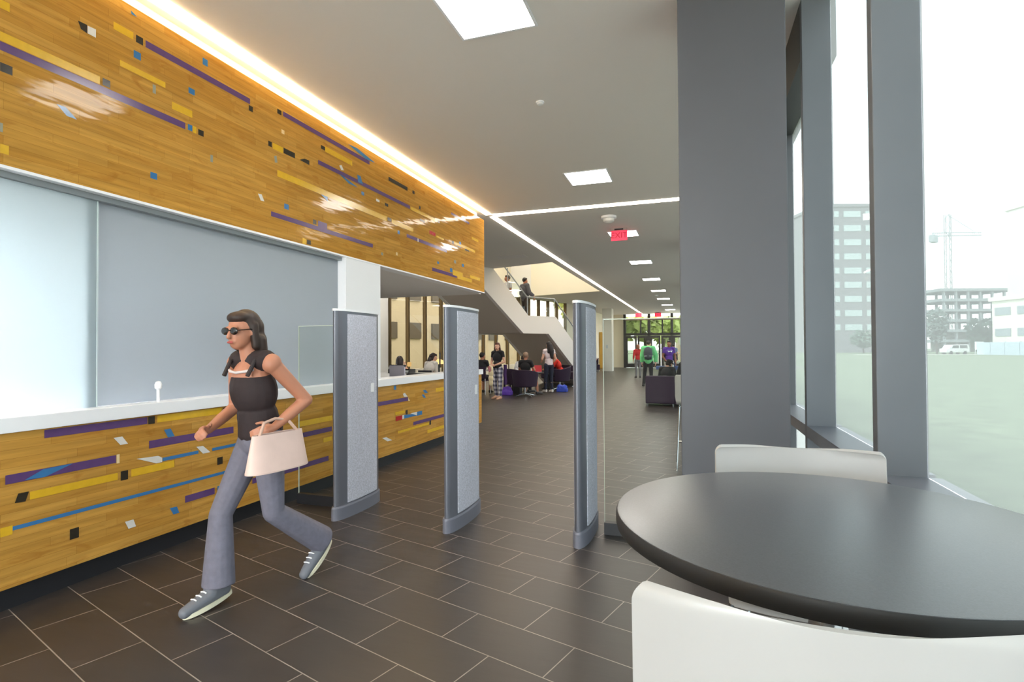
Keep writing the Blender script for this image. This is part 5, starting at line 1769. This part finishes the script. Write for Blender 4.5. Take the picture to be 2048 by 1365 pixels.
building('office_wing', 'long low white building with a strip of dark windows', 56.0, 132.0, -1.28, 44, 20, 10.4, M('white_stucco', (232, 228, 214), .8), 2, 9, M('grey_window', (150, 160, 164), .3), wsize=(.7, .36), floors_from=2.2)
building('white_tower', 'pale tower at the right edge beyond the low white building', 84.0, 170.0, .3, 14, 12, 38, M('cream_render', (238, 232, 222), .8), 8, 2, PALEWIN, wsize=(.5, .4))

# concrete frame under construction
CONC = M('raw_concrete', (170, 176, 178), .9)
t = thing('construction_building', 'open concrete frame of a building under construction', 'building', (69.5, 191.0, -.2), .30)
for k in range(6):
    g = G(); g.box(-.8, 22, 0, 14, 2.8 + k * 3.0, 3.6 + k * 3.0); g.build('floor_slab', CONC, t, smooth=False)
for a in range(7):
    for c in (0.4, 12.6):
        g = G(); g.box(a * 3.5 + .3, a * 3.5 + .8, c, c + .6, 0, 18.4); g.build('pillar', CONC, t, smooth=False)
g = G(); g.box(.6, 15, 6, 6.3, 0, 6.0); g.build('infill_wall', M('pale_block', (206, 208, 198), .9), t, smooth=False)
# tower crane
t = thing('tower_crane', 'thin lattice tower crane above the construction site', 'crane', (88.9, 239.9, -.2), .9)
CR = M('crane_grey', (176, 176, 176), .6)
g = G()
for a in (-.8, .8):
    for c in (-.8, .8):
        g.tube((a, c, 0), (a, c, 50), .16, n=6)
for k in range(25):
    s = 1 if k % 2 else -1
    g.tube((-.8 * s, -.8, k * 2), (.8 * s, -.8, k * 2 + 2), .1, n=5)
    g.tube((-.8, -.8 * s, k * 2), (-.8, .8 * s, k * 2 + 2), .1, n=5)
g.build('mast', CR, t)
g = G()
g.path([(-14, 0, 40.5), (0, 0, 42.2), (34, 0, 46.2)], .22, 6)
g.path([(-14, 0, 41.6), (0, 0, 43.4), (34, 0, 47.2)], .16, 6)
for k in range(24):
    x = -14 + 2 * k
    z = 40.5 + (x + 14) * .119
    g.tube((x, 0, z), (x + 1, 0, z + 1.1), .1, n=5)
g.build('jib', CR, t)
g = G(); g.box(-14.5, -11, -.8, .8, 38.5, 41); g.build('counterweight', CONC, t, smooth=False)
g = G(); g.path([(-13, 0, 41.6), (0, 0, 50), (28, 0, 46.6)], .09, 5); g.build('stay_cable', CR, t)

t = thing('site_fence', 'pale blue hoarding in front of the low white building', 'fence', (49.6, 122.5, -.2), -1.30)
for k in range(7):
    g = G(); g.box(k * 3.0, k * 3.0 + 2.92, 0, .08, 0, 2.3); g.build('panel', M('pale_blue_hoarding', (186, 200, 210), .7) if k == 0 else bpy.data.materials['pale_blue_hoarding'], t, smooth=False)
    g = G(); g.box(k * 3.0 - .06, k * 3.0 + .06, .08, .2, 0, 2.4); g.build('post', ALU, t, smooth=False)

def tree(x, y, h, r, label, c, seed, trunk=.18, cz=.62, n=700):
    rnd = random.Random(seed)
    t = thing('tree', label, 'tree', (x, y, -.2), rnd.random() * 6)
    g = G(); g.path([(0, 0, 0), (.1, 0, h * .25), (-.05, .1, h * .5), (0, 0, h * .8)], trunk, 8); g.build('trunk', M('bark', (96, 84, 76), .9), t)
    g = G()
    for i in range(n):
        u, v, w = rnd.random() * 2 * pi, rnd.random() * 2 - 1, rnd.random() ** .4
        q = sqrt(1 - v * v)
        lump = 1 + .25 * sin(3 * u + seed) * sin(4 * v + seed)
        p = V((r * q * cos(u) * w * lump, r * q * sin(u) * w * lump, h * cz + h * (1 - cz) * v * w * lump))
        s = r * (.10 + .10 * rnd.random())
        a = V((rnd.random() - .5, rnd.random() - .5, rnd.random() - .5)).normalized()
        b = a.orthogonal().normalized()
        g.add([p + a * s, p + b * s * .7, p - a * s, p - b * s * .7 + V((0, 0, s * .3))], [(0, 1, 2, 3)])
    g.build('foliage', M('leaves_%d' % seed, c, .8), t, smooth=False)
    return t
tree(48.9, 138.0, 9.6, 2.2, 'dark conifer like tree just right of the near window fin', (96, 112, 104), 3)
tree(42.0, 132.5, 5.6, 2.4, 'low bushy tree beside the dark tree, before the site', (112, 124, 112), 4)
tree(57.3, 139.0, 7.4, 3.0, 'round green tree between the site and the low white building', (108, 132, 122), 5)
tree(54.5, 111.0, 6.0, 1.8, 'tree in front of the low white building above the hoarding', (108, 132, 122), 6)
tree(38.5, 150.0, 5.5, 2.6, 'small tree at the foot of the tall grey block', (110, 130, 116), 7)

t = thing('van', 'small white van parked at the edge of the lawn', 'van', (46.2, 126.0, -.15), .33)
VW = M('van_white', (240, 240, 240), .3)
g = G(); g.prism([(0, .35), (0, 1.1), (.5, 1.15), (1.0, 1.85), (4.3, 1.9), (4.5, 1.1), (4.5, .35)], 0, 1.8, 'y'); g.build('body', VW, t, bevel=.06)
g = G(); g.prism([(1.05, 1.2), (1.3, 1.72), (2.4, 1.74), (2.4, 1.2)], -.01, .0, 'y'); g.prism([(2.6, 1.2), (2.6, 1.74), (4.0, 1.74), (4.1, 1.2)], -.01, .0, 'y'); g.build('side_window', M('dark_glass', (70, 78, 80), .1), t, smooth=False)
for a in (.9, 3.6):
    for c in (0, 1.65):
        g = G(); g.tube((a, c - .02, .33), (a, c + .18, .33), .33, n=24); g.build('wheel', M('tyre', (40, 40, 42), .8) if 'tyre' not in bpy.data.materials else bpy.data.materials['tyre'], t)
t = thing('notice_board', 'white notice board on posts at the edge of the lawn', 'sign', (50.6, 124.0, -.15), .3)
g = G(); g.box(-.8, .8, 0, .06, .9, 2.4); g.build('board', WHITE, t, smooth=False)
for s in (-.7, .7):
    g = G(); g.box(s - .05, s + .05, .06, .16, 0, 2.4); g.build('post', CONC, t, smooth=False)

# outside the tinted windows at the left back and beyond the entrance
building('brick_annex', 'beige building with dark windows seen through the tall tinted windows', -22.5, 24.0, pi / 2 + .02, 34, 10, 11, M('beige_stone', (206, 194, 172), .9, var=.04, vscale=1), 4, 17, M('dark_window', (92, 84, 76), .3), wsize=(.5, .42), floors_from=1.6)
bpy.data.objects['brick_annex'].rotation_euler = (0, 0, pi / 2 - TILT)
bpy.data.objects['brick_annex'].location = (-22.5, 10.0, -.2)
building('beige_hall', 'beige building beyond the right entrance doors', -2.0, 66.0, 0, 7.5, 8, 12, M('tan_brick', (198, 178, 156), .9, var=.05, vscale=2), 3, 3, PALEWIN)
g = G(); g.box(-9, 8, 44.2, 64, -.149, -.13)
struct(g.build('path_entrance', M('entrance_paving', (122, 118, 112), .9), smooth=False))
LEAF = (188, 200, 122)
for i, (x, y, h, r, lb) in enumerate([(-8.9, 53, 9.5, 3.4, 'bright green tree beyond the left entrance doors'), (-5.0, 60, 10.5, 3.6, 'bright green tree beyond the middle entrance doors'), (-2.7, 52.5, 9.0, 2.3, 'yellow green tree beyond the entrance, left of the beige building')]):
    tree(x, y, h, r, lb, LEAF, 20 + i, .14, .62, 2600)
